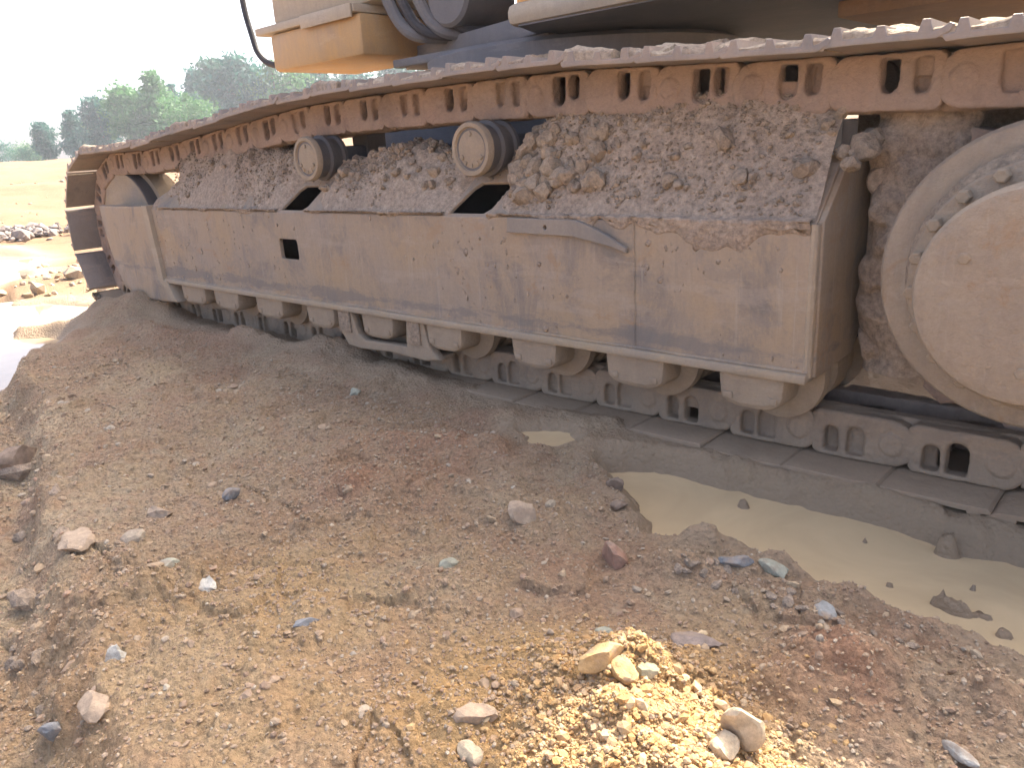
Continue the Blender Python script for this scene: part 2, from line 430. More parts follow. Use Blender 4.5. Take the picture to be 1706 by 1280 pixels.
M['gravelsungold'] = stone_mat('ochre gravel with painted sun gold', [(0, (.38, .225, .09)), (.4, (.46, .285, .115)), (.75, (.50, .33, .15)), (.93, (.55, .42, .25)), (1, (.36, .21, .10))])  # ochre copy of the gravel, sunlight partly painted into its colour
def plain_stone(name, col):
    mt, nt, bs = new_mat(name); k = NT(nt); p = k.pos()
    f = k.ramp(k.noise(p, 60, 6, .75), [(.3, .62), (.7, 1.25)])
    mul = k.n('ShaderNodeMix', data_type='RGBA', blend_type='MULTIPLY'); mul.inputs[0].default_value = 1.0
    mul.inputs[6].default_value = (*col, 1); k.l(f, mul.inputs[7])
    dirt = k.ramp(k.noise(p, 28, 4, .6), [(.5, 0.0), (.66, 1.0)])
    k.l(k.mix(k.math('MULTIPLY', dirt, .75), mul.outputs[2], (.30, .22, .15)), bs.inputs['Base Color'])
    bs.inputs['Roughness'].default_value = .8
    k.l(k.bump(k.noise(p, 90, 6, .7), .6, .004), bs.inputs['Normal'])
    return mt

S_GREY = plain_stone('grey rubble', (.20, .17, .15))
def water_mat(name, col, rough, scale):
    mt, nt, bs = new_mat(name); k = NT(nt); p = k.pos()
    c = k.ramp(k.noise(p, 3.5, 5, .6, .8), [(.35, tuple(x * .9 for x in col)), (.65, tuple(x * 1.08 for x in col))])
    k.l(c, bs.inputs['Base Color'])
    bs.inputs['Roughness'].default_value = rough
    bs.inputs['IOR'].default_value = 1.33
    k.l(k.bump(k.noise(p, scale, 3, .5), .06, .01), bs.inputs['Normal'])
    return mt
M['water'] = water_mat('silty ochre water', (.56, .415, .235), .22, 9)
M['pool'] = water_mat('muddy pool water', (.36, .27, .17), .05, 5)

# ------------------------------------------------------------------ object helpers
WM = {}      # world matrix by object name
def link(o, parent=None, mw=None):
    COL.objects.link(o)
    mw = mw if mw is not None else Matrix.Identity(4)
    WM[o.name] = mw.copy()
    if parent is not None:
        o.parent = parent
        o.matrix_local = WM[parent.name].inverted() @ mw
    else:
        o.matrix_local = mw
    return o

def obj(name, me, mat=None, parent=None, mw=None):
    o = bpy.data.objects.new(name, me)
    if mat is not None and me is not None and not me.materials:
        me.materials.append(M[mat] if isinstance(mat, str) else mat)
    return link(o, parent, mw)

def thing(name, label, cat, loc, group=None):
    o = bpy.data.objects.new(name, None)
    o.empty_display_size = .2
    link(o, None, Matrix.Translation(loc))
    return tag(o, label, cat, group)

def tag(o, label=None, cat=None, group=None, kind=None):
    if label: o['label'] = label
    if cat: o['category'] = cat
    if group: o['group'] = group
    if kind: o['kind'] = kind
    return o

def np_mesh(name, v, f, smooth=True):
    v = np.asarray(v, np.float32); f = np.asarray(f, np.int32)
    me = bpy.data.meshes.new(name)
    me.vertices.add(len(v)); me.vertices.foreach_set('co', v.ravel())
    k = f.shape[1]
    me.loops.add(f.size); me.loops.foreach_set('vertex_index', f.ravel())
    me.polygons.add(len(f))
    me.polygons.foreach_set('loop_start', np.arange(0, f.size, k, dtype=np.int32))
    me.update(calc_edges=True)
    me.polygons.foreach_set('use_smooth', np.full(len(f), smooth))
    me.validate()
    return me

def finish(bm, name, angle=35):
    me = bpy.data.meshes.new(name)
    bm.normal_update()
    bm.to_mesh(me); bm.free()
    for p in me.polygons: p.use_smooth = True
    me.set_sharp_from_angle(angle=math.radians(angle))
    return me

def add_box(bm, x0, x1, y0, y1, z0, z1, bev=0.0, seg=2, mat=None):
    r = bmesh.ops.create_cube(bm, size=1.0)
    vs = r['verts']
    for v in vs:
        v.co = Vector(((x0 + x1) / 2 + v.co.x * (x1 - x0), (y0 + y1) / 2 + v.co.y * (y1 - y0), (z0 + z1) / 2 + v.co.z * (z1 - z0)))
    if bev > 0:
        es = list({e for v in vs for e in v.link_edges})
        r2 = bmesh.ops.bevel(bm, geom=es, offset=bev, segments=seg, profile=.5, affect='EDGES')
        vs = list({v for f in r2['faces'] for v in f.verts} | {v for v in vs if v.is_valid})
    if mat is not None: bmesh.ops.transform(bm, matrix=mat, verts=vs)
    return vs

def box(name, *a, **k):
    bm = bmesh.new(); add_box(bm, *a, **k); return finish(bm, name)

def add_lathe(bm, prof, cx, cz, seg=40):
    """surface of revolution round a Y-directed axle through (cx, cz); profile of (radius, y)"""
    rings = []
    for r, y in prof:
        rings.append([bm.verts.new((cx + r * math.cos(2 * math.pi * i / seg), y, cz + r * math.sin(2 * math.pi * i / seg))) for i in range(seg)])
    for a, b in zip(rings[:-1], rings[1:]):
        for i in range(seg):
            j = (i + 1) % seg
            bm.faces.new((a[i], a[j], b[j], b[i]))
    bm.faces.new(list(reversed(rings[0]))); bm.faces.new(rings[-1])

def lathe(name, prof, cx, cz, seg=40, angle=30):
    bm = bmesh.new(); add_lathe(bm, prof, cx, cz, seg)
    bmesh.ops.recalc_face_normals(bm, faces=bm.faces)
    return finish(bm, name, angle)

def add_tube(bm, pts, r, seg=10):
    pts = [Vector(p) for p in pts]
    rings = []
    up = Vector((0, 0, 1))
    for i, p in enumerate(pts):
        t = (pts[min(i + 1, len(pts) - 1)] - pts[max(i - 1, 0)]).normalized()
        a = t.cross(up)
        if a.length < 1e-3: a = t.cross(Vector((0, 1, 0)))
        a.normalize(); b = t.cross(a)
        rings.append([bm.verts.new(p + (a * math.cos(2 * math.pi * j / seg) + b * math.sin(2 * math.pi * j / seg)) * r) for j in range(seg)])
    for a, b in zip(rings[:-1], rings[1:]):
        for i in range(seg):
            j = (i + 1) % seg
            bm.faces.new((a[i], a[j], b[j], b[i]))
    bm.faces.new(list(reversed(rings[0]))); bm.faces.new(rings[-1])

def tube(name, pts, r, seg=10):
    bm = bmesh.new(); add_tube(bm, pts, r, seg)
    bmesh.ops.recalc_face_normals(bm, faces=bm.faces)
    return finish(bm, name)

def smooth_path(pts, n=6):
    pts = [Vector(p) for p in pts]; out = []
    for i in range(len(pts) - 1):
        p0, p1, p2, p3 = pts[max(i - 1, 0)], pts[i], pts[i + 1], pts[min(i + 2, len(pts) - 1)]
        for k in range(n):
            t = k / n
            out.append(.5 * ((2 * p1) + (p2 - p0) * t + (2 * p0 - 5 * p1 + 4 * p2 - p3) * t * t + (3 * p1 - p0 - 3 * p2 + p3) * t ** 3))
    out.append(pts[-1])
    return out

def rrect(x0, x1, z0, z1, r, n=5):
    rs = r if isinstance(r, (list, tuple)) else (r,) * 4      # corners: (x0,z0) (x1,z0) (x1,z1) (x0,z1)
    out = []
    for (cx, cz, a0, rr) in ((x0, z0, 180, rs[0]), (x1, z0, 270, rs[1]), (x1, z1, 0, rs[2]), (x0, z1, 90, rs[3])):
        ox = cx + (rr if cx == x0 else -rr); oz = cz + (rr if cz == z0 else -rr)
        if rr <= 1e-5: out.append((cx, cz)); continue
        for i in range(n + 1):
            a = math.radians(a0 + 90 * i / n)
            out.append((ox + rr * math.cos(a), oz + rr * math.sin(a)))
    return out

_tmpcol = COL
def plate(name, outer, holes, y0, y1, bev=.003, angle=35):
    """a flat plate cut to an outline with real holes, standing in the XZ plane from y0 to y1"""
    cu = bpy.data.curves.new('outline', 'CURVE'); cu.dimensions = '2D'; cu.fill_mode = 'BOTH'
    for lp in [outer] + list(holes):
        sp = cu.splines.new('POLY'); sp.points.add(len(lp) - 1)
        for q, (a, b) in zip(sp.points, lp): q.co = (a, b, 0, 1)
        sp.use_cyclic_u = True
    th = abs(y1 - y0)
    cu.extrude = max(th / 2 - bev, 1e-4); cu.bevel_depth = bev; cu.bevel_resolution = 1; cu.offset = -bev
    o = bpy.data.objects.new('outline', cu); COL.objects.link(o)
    dg = bpy.context.evaluated_depsgraph_get()
    me = bpy.data.meshes.new_from_object(o.evaluated_get(dg))
    bpy.data.objects.remove(o); bpy.data.curves.remove(cu)
    me.name = name
    me.transform(Matrix.Translation((0, (y0 + y1) / 2, 0)) @ Matrix.Rotation(math.pi / 2, 4, 'X'))
    for p in me.polygons: p.use_smooth = True
    me.set_sharp_from_angle(angle=math.radians(angle))
    me.materials.clear()
    return me

def join_meshes(name, mes):
    bm = bmesh.new()
    for me in mes: bm.from_mesh(me)
    out = bpy.data.meshes.new(name); bm.to_mesh(out); bm.free()
    for p in out.polygons: p.use_smooth = True
    out.set_sharp_from_angle(angle=math.radians(35))
    return out

ICO = {}
def ico(sub):
    if sub not in ICO:
        bm = bmesh.new(); bmesh.ops.create_icosphere(bm, subdivisions=sub, radius=1.0)
        bm.verts.ensure_lookup_table()
        v = np.array([x.co[:] for x in bm.verts]); f = np.array([[q.index for q in p.verts] for p in bm.faces]); bm.free()
        ICO[sub] = (v, f)
    return ICO[sub]

def rock_mesh(name, sub, seed, rough=.28, cuts=4, smooth=False):
    """angular stone: a ball with planes sliced off and knocked about"""
    r = np.random.default_rng(seed)
    v, f = ico(sub); v = v.copy()
    for _ in range(cuts):
        n = r.normal(size=3); n /= np.linalg.norm(n); d = r.uniform(.45, .8)
        over = v @ n - d
        v = v - np.outer(np.clip(over, 0, None), n)
    v *= 1 + rough * (vnoise(v[:, 0] * 2 + seed, v[:, 1] * 2 + v[:, 2] * 1.7, seed)[:, None] - .5)
    if sub > 2: v *= 1 + rough * .4 * (vnoise(v[:, 0] * 6 + seed, v[:, 1] * 6 + v[:, 2] * 5, seed + 1)[:, None] - .5)
    return np_mesh(name, v, f, smooth)

def trs(loc, scale, rot):
    return Matrix.LocRotScale(Vector(loc), rot, Vector(scale))

def rand_rot(flat=.5):
    from mathutils import Euler
    return Euler((random.gauss(0, flat), random.gauss(0, flat), random.uniform(0, 6.283))).to_quaternion()

# ------------------------------------------------------------------ ground
def build_ground():
    # one sheet, laid in rings round the spot below the photographer so that near soil is fine and far soil coarse
    fine = np.radians(np.linspace(-93, 8, 520)); rest = np.radians(np.linspace(8, 267, 90)[1:-1])
    az = np.concatenate([fine, rest])
    r = [.12]
    while r[-1] < 2600:
        q = r[-1]
        r.append(q * (1.03 if q < .55 else 1.0043 if q < 6.5 else 1.012 if q < 45 else 1.2))
    r = np.array(r)
    R, A = np.meshgrid(r, az, indexing='ij')
    x = CAM[0] + R * np.sin(A); y = CAM[1] + R * np.cos(A)
    z = ground_z(x, y)
    nr, na = R.shape
    v = np.stack([x.ravel(), y.ravel(), z.ravel()], 1)
    i = np.arange(nr - 1)[:, None] * na; j = np.arange(na)[None, :]; j2 = (j + 1) % na
    f = np.stack([(i + j), (i + na + j), (i + na + j2), (i + j2)], -1).reshape(-1, 4)[:, ::-1]
    c = len(v)
    v = np.vstack([v, [[CAM[0], CAM[1], gz(CAM[0], CAM[1])]]])
    me = np_mesh('ground', v, f, True)
    # soil colour: ochre / red / wet, laid by place; extra sun gold painted into the ochre of the lit mound
    xx, yy = v[:, 0], v[:, 1]
    d = np.hypot(xx - 1.1, yy + 1.9)
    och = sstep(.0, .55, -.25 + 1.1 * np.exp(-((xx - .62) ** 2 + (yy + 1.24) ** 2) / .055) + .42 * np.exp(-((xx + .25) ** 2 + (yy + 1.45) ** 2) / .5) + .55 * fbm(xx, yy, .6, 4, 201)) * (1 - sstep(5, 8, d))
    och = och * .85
    red = .55 * sstep(.1, .6, fbm(xx, yy, .55, 4, 203)) * (1 - sstep(5, 8, d)) * (1 - och)
    for (bx_, by_, h, rx, ry, a, rd) in BUMPS:
        q = ((xx - bx_) ** 2 + (yy - by_) ** 2) / (1.3 * max(rx, ry)) ** 2
        red = np.maximum(red, np.where(q < 6, max(rd, 0) * np.exp(-q * 1.4) * (.7 + .5 * fbm(xx, yy, .07, 2, 207)), 0))
    wet = np.zeros(len(xx))
    for poly, run in ((P_MAIN, .12), (P_SMALL, .08), (P_NEAR, .3), (P_LIT, .3), (P_FAR, .5)):
        sd = sdist(xx, yy, poly) + .05 * fbm(xx, yy, .15, 3, 209)
        wet = np.maximum(wet, 1 - sstep(.0, run, sd))
    strip = sstep(-.42, -.22, yy + .05 * fbm(xx, yy, .2, 3, 211)) * (1 - sstep(.5, .9, yy)) * sstep(-3.6, -2.6, xx) * (1 - sstep(1.5, 2.5, xx))
    wet = np.maximum(wet, .8 * strip)
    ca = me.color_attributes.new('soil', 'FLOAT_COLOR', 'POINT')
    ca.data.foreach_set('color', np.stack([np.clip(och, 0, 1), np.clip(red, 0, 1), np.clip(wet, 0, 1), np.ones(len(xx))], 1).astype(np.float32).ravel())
    return obj('ground', me, 'ground')
ground = build_ground()
tag(ground, 'rutted red and ochre clay ground strewn with gravel', kind='structure')

def pool(name, poly, z, mat, label, grow=.12):
    c = np.mean(poly, axis=0)
    bm = bmesh.new()
    ring = []
    for p in poly:
        d = np.array(p) - c; L = np.linalg.norm(d)
        q = c + d * (L + grow) / L
        ring.append(bm.verts.new((q[0], q[1], z)))
    f = bm.faces.new(ring)
    if f.normal.z < 0: f.normal_flip()
    bmesh.ops.triangulate(bm, faces=[f])
    bm.normal_update()
    for q in bm.faces:
        if q.normal.z < 0: q.normal_flip()
    me = bpy.data.meshes.new(name); bm.to_mesh(me); bm.free()
    return tag(obj(name, me, mat), label, kind='structure')
pool('puddle', P_MAIN, ZW, 'water', 'long opaque ochre puddle lying beside the track')
pool('puddle', P_SMALL, .052, 'water', 'small tan puddle on the mud near the middle of the track', .04)
pool('puddle', P_NEAR, ZL, 'pool', 'shaded muddy pool in front of the low berm past the idler', .3)
pool('puddle', P_LIT, ZL - .006, 'pool', 'glaring pool just beyond the low berm by the idler', .3)
pool('puddle', P_FAR, ZL, 'pool', 'distant strip of shallow water on the lit clearing', .4)

# ------------------------------------------------------------------ excavator: chain
EXC = (-1.3, 1.3, 0.0)
exc = thing('excavator', 'large dusty yellow tracked excavator standing in red mud', 'excavator', EXC)

PITCH = .216
IDL = (-3.35, .475, .337)          # idler centre x, z, radius
SPR = (.95, .520, .385)            # sprocket centre x, z, pitch radius
HL = .0575                         # half height of a link

def chain_path():
    pts = []
    ri = IDL[2] + HL
    for a in range(270, 95, -5):
        pts.append((IDL[0] + ri * math.cos(math.radians(a)), IDL[1] + ri * math.sin(math.radians(a))))
    for x, z in ((-2.89, .803), (-2.31, .849), (-1.57, .904), (-1.381, .911), (-1.05, .913), (-.72, .914), (-.53, .911), (-.30, .907), (-.14, .902), (.35, .869), (.61, .855)):
        pts.append((x, z + HL))
    for a in range(90, -95, -6):
        pts.append((SPR[0] + SPR[2] * math.cos(math.radians(a)), SPR[1] + SPR[2] * math.sin(math.radians(a))))
    for x in (.4, 0, -.5, -1, -1.5, -2, -2.5, -2.9):
        pts.append((x, .130 - .004 * (x < -2.6)))
    return np.array(pts)
CP = chain_path()
seg = np.linalg.norm(np.roll(CP, -1, 0) - CP, axis=1)
cum = np.concatenate([[0], np.cumsum(seg)])
NL = int(round(cum[-1] / PITCH)); PP = cum[-1] / NL
def on_path(s):
    s = s % cum[-1]; i = int(np.searchsorted(cum, s, 'right') - 1); i = min(i, len(CP) - 1)
    t = (s - cum[i]) / seg[i]
    return CP[i] + t * (np.roll(CP, -1, 0)[i] - CP[i])
# phase: on the ground run pins sit .052 left of the link ends at x = -.59 + k * PITCH
ph = min(np.linspace(0, PP, 80), key=lambda q: abs(((next(p for p in (on_path(q + k * PP) for k in range(NL)) if p[1] < .14 and -.5 < p[0] < .5)[0] + .642 + PITCH / 2) % PITCH) - PITCH / 2))

def remesh(me, voxel, disp, seed):
    """weld a rough casting into one skin and roughen it like clay-caked iron"""
    o = bpy.data.objects.new('casting', me); COL.objects.link(o)
    md = o.modifiers.new('skin', 'REMESH'); md.mode = 'VOXEL'; md.voxel_size = voxel; md.use_smooth_shade = True
    dg = bpy.context.evaluated_depsgraph_get()
    out = bpy.data.meshes.new_from_object(o.evaluated_get(dg))
    bpy.data.objects.remove(o)
    n = len(out.vertices)
    co = np.empty(n * 3, np.float32); out.vertices.foreach_get('co', co); co = co.reshape(-1, 3).astype(float)
    no = np.empty(n * 3, np.float32); out.vertices.foreach_get('normal', no); no = no.reshape(-1, 3)
    a, b = co[:, 0] + seed * .7 + co[:, 1] * .9, co[:, 2] - co[:, 1] * .8
    h = disp * (fbm(a, b, .05, 3, 340 + seed) * 1.1 + .6 * fbm(a, b, .012, 2, 350 + seed))
    co = co + no * h[:, None]
    out.vertices.foreach_set('co', co.astype(np.float32).ravel()); out.update()
    for p in out.polygons: p.use_smooth = True
    out.name = 'track_link'
    out.materials.clear()
    return out

def link_meshes():
    h = HL
    def arch(x0, x1, zi=-.018, zo=.045):
        m_, r = (x0 + x1) / 2, (x1 - x0) / 2
        return [(x1, zo), (x1, zi + r * .6)] + [(m_ + r * math.cos(math.radians(-a)), zi + r * .6 + r * math.sin(math.radians(-a)) * 1.0) for a in range(15, 170, 20)] + [(x0, zi + r * .6), (x0, zo)]
    def body(j):
        o = []
        for a in range(90, 271, 15): o.append((-.108 + .052 * math.cos(math.radians(a)), h * .97 * math.sin(math.radians(a))))
        o += [(-.05, -h), (.062, -h), (.075, -h * .8), (.075, h * .8), (.062, h)]
        return plate('track_link', o, [arch(.013 + j, .047 + j * .5, -.014 - j), arch(-.047, -.007 - j, -.018 + j)], -.115, -.074, .005)
    tongue = [(.02, -h * .95), (.10, -h * .95)] + [(.108 + .05 * math.cos(math.radians(a)), h * .93 * math.sin(math.radians(a))) for a in range(-75, 76, 15)] + [(.10, h * .9), (.02, h * .9)]
    out = []
    for v in range(6):
        t = plate('t', tongue, [], -.083, -.045, .004)
        rail = box('r', -.15, .15, -.080, -.048, -h - .002, -h + .03, bev=.004)
        parts_ = [body((v % 3 - 1) * .004), t, rail]
        if v % 3 != 2:
            bm = bmesh.new(); add_lathe(bm, [(.022, -.120), (.026, -.118), (.026, -.10)], -.108, 0, 20); bmesh.ops.recalc_face_normals(bm, faces=bm.faces); parts_.append(finish(bm, 'p'))
        # clay that has packed into the bolt windows to different depths
        if v in (1, 3, 4, 5):
            parts_.append(box('b', -.052, .0, -.098 + .004 * (v % 3), -.074, -.04, .05 if v != 4 else .012, bev=.002))
        if v in (2, 3, 5):
            parts_.append(box('b', .006, .052, -.096 + .003 * (v % 2), -.074, -.035 if v != 2 else .010, .05, bev=.002))
        out.append(remesh(join_meshes('track_link', parts_), .0036, .0022 + .0006 * (v % 3), v))
    return out
LK = link_meshes()
LKlow = [m_.copy() for m_ in LK]
for a in LK: a.materials.append(M['chain'])
for a in LKlow: a.materials.append(M['chainlow'])

SW = .265         # half width of a shoe
def shoe_mesh():
    t = .013
    o = [(-.118, .004), (-.112, -.002), (-.06, 0), (.09, 0), (.112, .010), (.118, .022), (.110, .026), (.094, .016), (.088, t + .002)]
    for gx, gh in ((.070, .022), (-.008, .018), (-.088, .022)):
        o += [(gx + .014, t), (gx + .008, t + gh), (gx - .006, t + gh), (gx - .012, t)]
    o += [(-.105, t), (-.118, t - .002)]
    return plate('track_shoe', o, [], -SW, SW, .0025)
SH = shoe_mesh(); SHlow = SH.copy(); SHlow.transform(Matrix.Scale(.84, 4, (0, 1, 0))); SH.materials.append(M['shoe']); SHlow.materials.append(M['mudwet'])

def cake_mesh(i):
    """clay packed between the bars of a shoe, uneven and broken away at its edges"""
    nx, ny = 22, 56
    xs = np.linspace(-.112, .105, nx); ys = np.linspace(-SW + .002, SW - .002, ny)
    X, Y = np.meshgrid(xs, ys, indexing='ij')
    t = .019 + .032 * np.clip(.55 + .9 * fbm(X + i * 3.1, Y, .15, 3, 300 + i), 0, 1.3) + .008 * fbm(X, Y + i, .035, 3, 310 + i)
    edge = np.clip(1 - np.abs(Y) / (SW - .002), 0, .05) / .05
    t = t * (.7 + .3 * edge ** .5)
    keep = fbm(X + i, Y * .8, .14, 2, 320 + i) > (-.42 + .15 * (i % 2))
    v = np.stack([X, Y, t], -1).reshape(-1, 3)
    idx = np.arange(nx * ny).reshape(nx, ny)
    q = np.stack([idx[:-1, :-1], idx[1:, :-1], idx[1:, 1:], idx[:-1, 1:]], -1)
    k = (keep[:-1, :-1] | keep[1:, 1:])
    q = q[k]
    # skirt down to the plate so that the cake is a solid crust
    from collections import Counter
    e = Counter()
    for a in q:
        for u in range(4):
            e[tuple(sorted((a[u], a[(u + 1) % 4])))] += 1
    vb = v.copy(); vb[:, 2] = .002
    faces = q.tolist(); n0 = len(v)
    for a in q:
        for u in range(4):
            p0, p1 = a[u], a[(u + 1) % 4]
            if e[tuple(sorted((p0, p1)))] == 1: faces.append([p1, p0, p0 + n0, p1 + n0])
    me = np_mesh('caked_clay', np.vstack([v, vb]), np.array(faces), True)
    me.set_sharp_from_angle(angle=math.radians(55))
    return me
CK = [cake_mesh(i) for i in range(5)]
M['cake'] = soil_mat('clay packed on shoes', [(.30, (.27, .20, .15)), (.5, (.36, .285, .205)), (.7, (.43, .36, .27))], bump=.7)
for a in CK: a.materials.append(M['cake'])
BOLT = None
def bolt_mesh():
    bm = bmesh.new(); bmesh.ops.create_cone(bm, cap_ends=True, segments=6, radius1=.012, radius2=.012, depth=.014); return finish(bm, 'bolt')

def mirror_y(me):
    c = me.copy(); c.transform(Matrix.Scale(-1, 4, (0, 1, 0))); c.flip_normals(); return c
LKin = mirror_y(LK[5])

def chain(y_c, full=True):
    for k in range(NL):
        a = on_path(ph + k * PP); b = on_path(ph + (k + 1) * PP)
        c = (a + b) / 2; t = b - a; t /= np.linalg.norm(t)
        n = np.array([-t[1], t[0]])      # outward (left of travel along +X on the top run)
        mw = Matrix(((t[0], 0, n[0], c[0]), (0, 1, 0, y_c), (t[1], 0, n[1], c[1]), (0, 0, 0, 1)))
        # keep it a pure rotation
        yv = Vector((n[0], 0, n[1])).cross(Vector((t[0], 0, t[1])))
        for i_ in range(3): mw[i_][1] = yv[i_]
        wob = Matrix.Rotation(random.gauss(0, .012), 4, 'X') @ Matrix.Rotation(random.gauss(0, .008), 4, 'Z')
        low = c[1] < .2
        if full:
            if yv.y > 0:
                pool_ = (LKlow if low else LK)
            else:
                pool_ = (LKlow if low else LK)
            me = pool_[random.choice((0, 1, 2, 3, 4, 5)) if not low else random.choice((0, 1, 2, 3, 4))]
            obj('track_link', me, None, exc, mw)
            obj('track_link', LKin, None, exc, mw)
        sm = mw @ Matrix.Translation((0, 0, HL + .001)) @ wob
        so_ = obj('track_shoe', SHlow if low else SH, None, exc, sm)
        if full and not (low and -3.2 < c[0] < 1.0):
            obj('caked_clay', CK[k % 5], None, so_, sm @ Matrix.Scale(-1 if (k // 5) % 2 else 1, 4, (1, 0, 0)) if False else sm)
chain(0.0)
chain(2.6, False)

# ------------------------------------------------------------------ excavator: track frame
XL, XR = -2.74, .50
frame = obj('track_frame', plate('track_frame', [(XL, .30), (XR, .30), (XR, .63), (XR - .01, .64), (XL + .01, .64), (XL, .63)],
            [rrect(-1.61, -1.485, .460, .538, .012)], -.24, -.222, .003), 'frame', exc)
# sloping top with the two slots (built flat, then leaned back from the fold)
def slot(x0, x1):
    q = [(x0, .012), (x1 - .055, .012), (x1 - .03, .03), (x1, .10), (x1 - .004, .125), (x0 + .075, .125), (x0 + .05, .105), (x0 + .005, .03)]
    return q
SLOTS = [slot(-1.585, -1.385), slot(-.635, -.435)]
tp = plate('top_plate', [(XL, 0), (XR, 0), (XR, .185), (XL + .18, .185), (XL, .06)], [*SLOTS], 0, .012, .002)
obj('top_plate', tp, 'frame', frame, Matrix.Translation((0, -.234, .640)) @ Matrix.Rotation(-math.radians(42), 4, 'X'))
obj('fold_edge', tube('fold_edge', [(XL, -.2335, .6365), (XR, -.2335, .6365)], .0065, 10), 'frame', frame)
obj('frame_deck', box('frame_deck', XL + .18, XR, -.10, .22, .745, .765, bev=.003), 'frame', frame)
obj('inner_plate', box('inner_plate', XL, XR, .222, .24, .30, .75, bev=.003), 'dark', frame)
obj('bottom_plate', box('bottom_plate', XL + .1, XR - .01, -.218, .218, .318, .334, bev=.002), 'dark', frame)
obj('bottom_flange', box('bottom_flange', XL + .02, XR + .002, -.256, -.20, .287, .310, bev=.006), 'guard', frame)
obj('end_plate', plate('end_plate', [(-.21, .295), (.0, .305), (.12, .42), (.12, .74), (-.09, .775), (-.225, .645), (-.225, .30)], [], 0, .02, .004), 'frame', frame,
    Matrix.Translation((XR + .012, 0, 0)) @ Matrix.Rotation(math.pi / 2, 4, 'Z') @ Matrix.Translation((0, 0, 0)))
obj('corner_rib', tube('corner_rib', [(XR - .004, -.232, .30), (XR - .004, -.232, .64)], .011, 10), 'guard', frame)
# front cap: a flanged edge where the idler fork leaves the frame
obj('front_flange', plate('front_flange', [(XL - .035, .66), (XL + .02, .66), (XL + .055, .30), (XL + .09, .30), (XL + .16, .20), (XL + .10, .20), (XL + .045, .27), (XL, .30)], [], -.262, -.2, .005), 'guard', frame)
obj('front_bulkhead', box('front_bulkhead', XL + .02, XL + .04, -.218, .2, .31, .66, bev=.003), 'dark', frame)
# step bracket on the upper edge
obj('step_bracket', plate('step_bracket', [(-.375, .600), (-.14, .596), (-.02, .575), (.03, .560), (.03, .572), (-.03, .604), (-.10, .632), (-.13, .640), (-.37, .642)], [[(-.232 + .006 * math.cos(a * .7854), .618 + .006 * math.sin(a * .7854)) for a in range(8)]], -.256, -.241, .003), 'bracket', frame)
def weld(pts, r, seed):
    P = smooth_path(pts, 24)
    rg = np.random.default_rng(seed)
    bm_ = bmesh.new(); add_tube(bm_, P, r, 6)
    for vv in bm_.verts: vv.co += Vector(rg.normal(0, r * .16, 3))
    bmesh.ops.recalc_face_normals(bm_, faces=bm_.faces)
    return finish(bm_, 'weld_bead')
obj('weld_bead', weld([(XL + .03, -.2415, .3125), (-1.8, -.2415, .3125), (-.9, -.2415, .3125), (XR, -.2415, .3125)], .0045, 1), 'frame', frame)
obj('weld_bead', weld([(.045, -.2405, .315), (.046, -.2405, .47), (.044, -.2405, .636)], .003, 2), 'frame', frame)
def splash_place(r, n):
    x = r.uniform(XL + .03, XR - .02, n); z = .31 + .33 * r.random(n) ** 1.5
    kk = fbm(x, z, .18, 3, 471) > -.05
    kk &= ~((x > -1.63) & (x < -1.465) & (z > .44) & (z < .56))
    return x[kk], z[kk]
def splashes():
    r = np.random.default_rng(31); x, z = splash_place(r, 800); n = len(x)
    bv, bf = ico(1); sz = np.clip(.0028 * np.exp(r.normal(0, .55, n)), .001, .012)
    jit = 1 + .5 * (r.random((n, len(bv))) - .5)
    v = bv[None] * jit[..., None] * sz[:, None, None] * np.stack([np.ones(n), np.full(n, .28), r.uniform(.8, 1.6, n)], 1)[:, None, :]
    v += np.stack([x, np.full(n, -.2405), z], -1)[:, None, :]
    f = (bf[None] + (np.arange(n) * len(bv))[:, None, None]).reshape(-1, 3)
    o = obj('mud_splash', np_mesh('mud_splash', v.reshape(-1, 3), f, True), 'dirt', frame); o['kind'] = 'stuff'
splashes()
# idler fork (rounded yellow plate)
fork_o = [(-3.375, .655)] + [(-3.375 + .185 * (1 - math.cos(t)) * 1.0 + .0, .64 - .42 * math.sin(t)) for t in [i * math.pi / 2 / 8 for i in range(9)]]
fork_o += [(-3.13, .195), (-3.02, .180), (-2.88, .176), (-2.66, .185), (-2.62, .30), (-2.68, .655)]
fork = obj('idler_fork', plate('idler_fork', fork_o, [], -.235, -.19, .012), 'frame', exc)
obj('yoke_bar', box('yoke_bar', -3.0, -2.6, -.19, .2, .38, .6, bev=.02), 'dark', fork)
# idler wheel
idl = obj('idler_wheel', lathe('idler_wheel', [(.06, -.125), (.20, -.122), (.285, -.118), (.30, -.110), (.335, -.104), (.338, -.04), (.36, -.035), (.36, .035), (.338, .04), (.335, .104), (.30, .11), (.06, .11)], IDL[0], IDL[1], 64), 'guard', exc)
obj('tread', lathe('tread', [(.3365, -.100), (.3395, -.098), (.3395, -.041)], IDL[0], IDL[1], 64), 'tread', idl)
obj('idler_hub', lathe('idler_hub', [(.05, -.16), (.09, -.155), (.10, -.12)], IDL[0], IDL[1], 32), 'guard', idl)

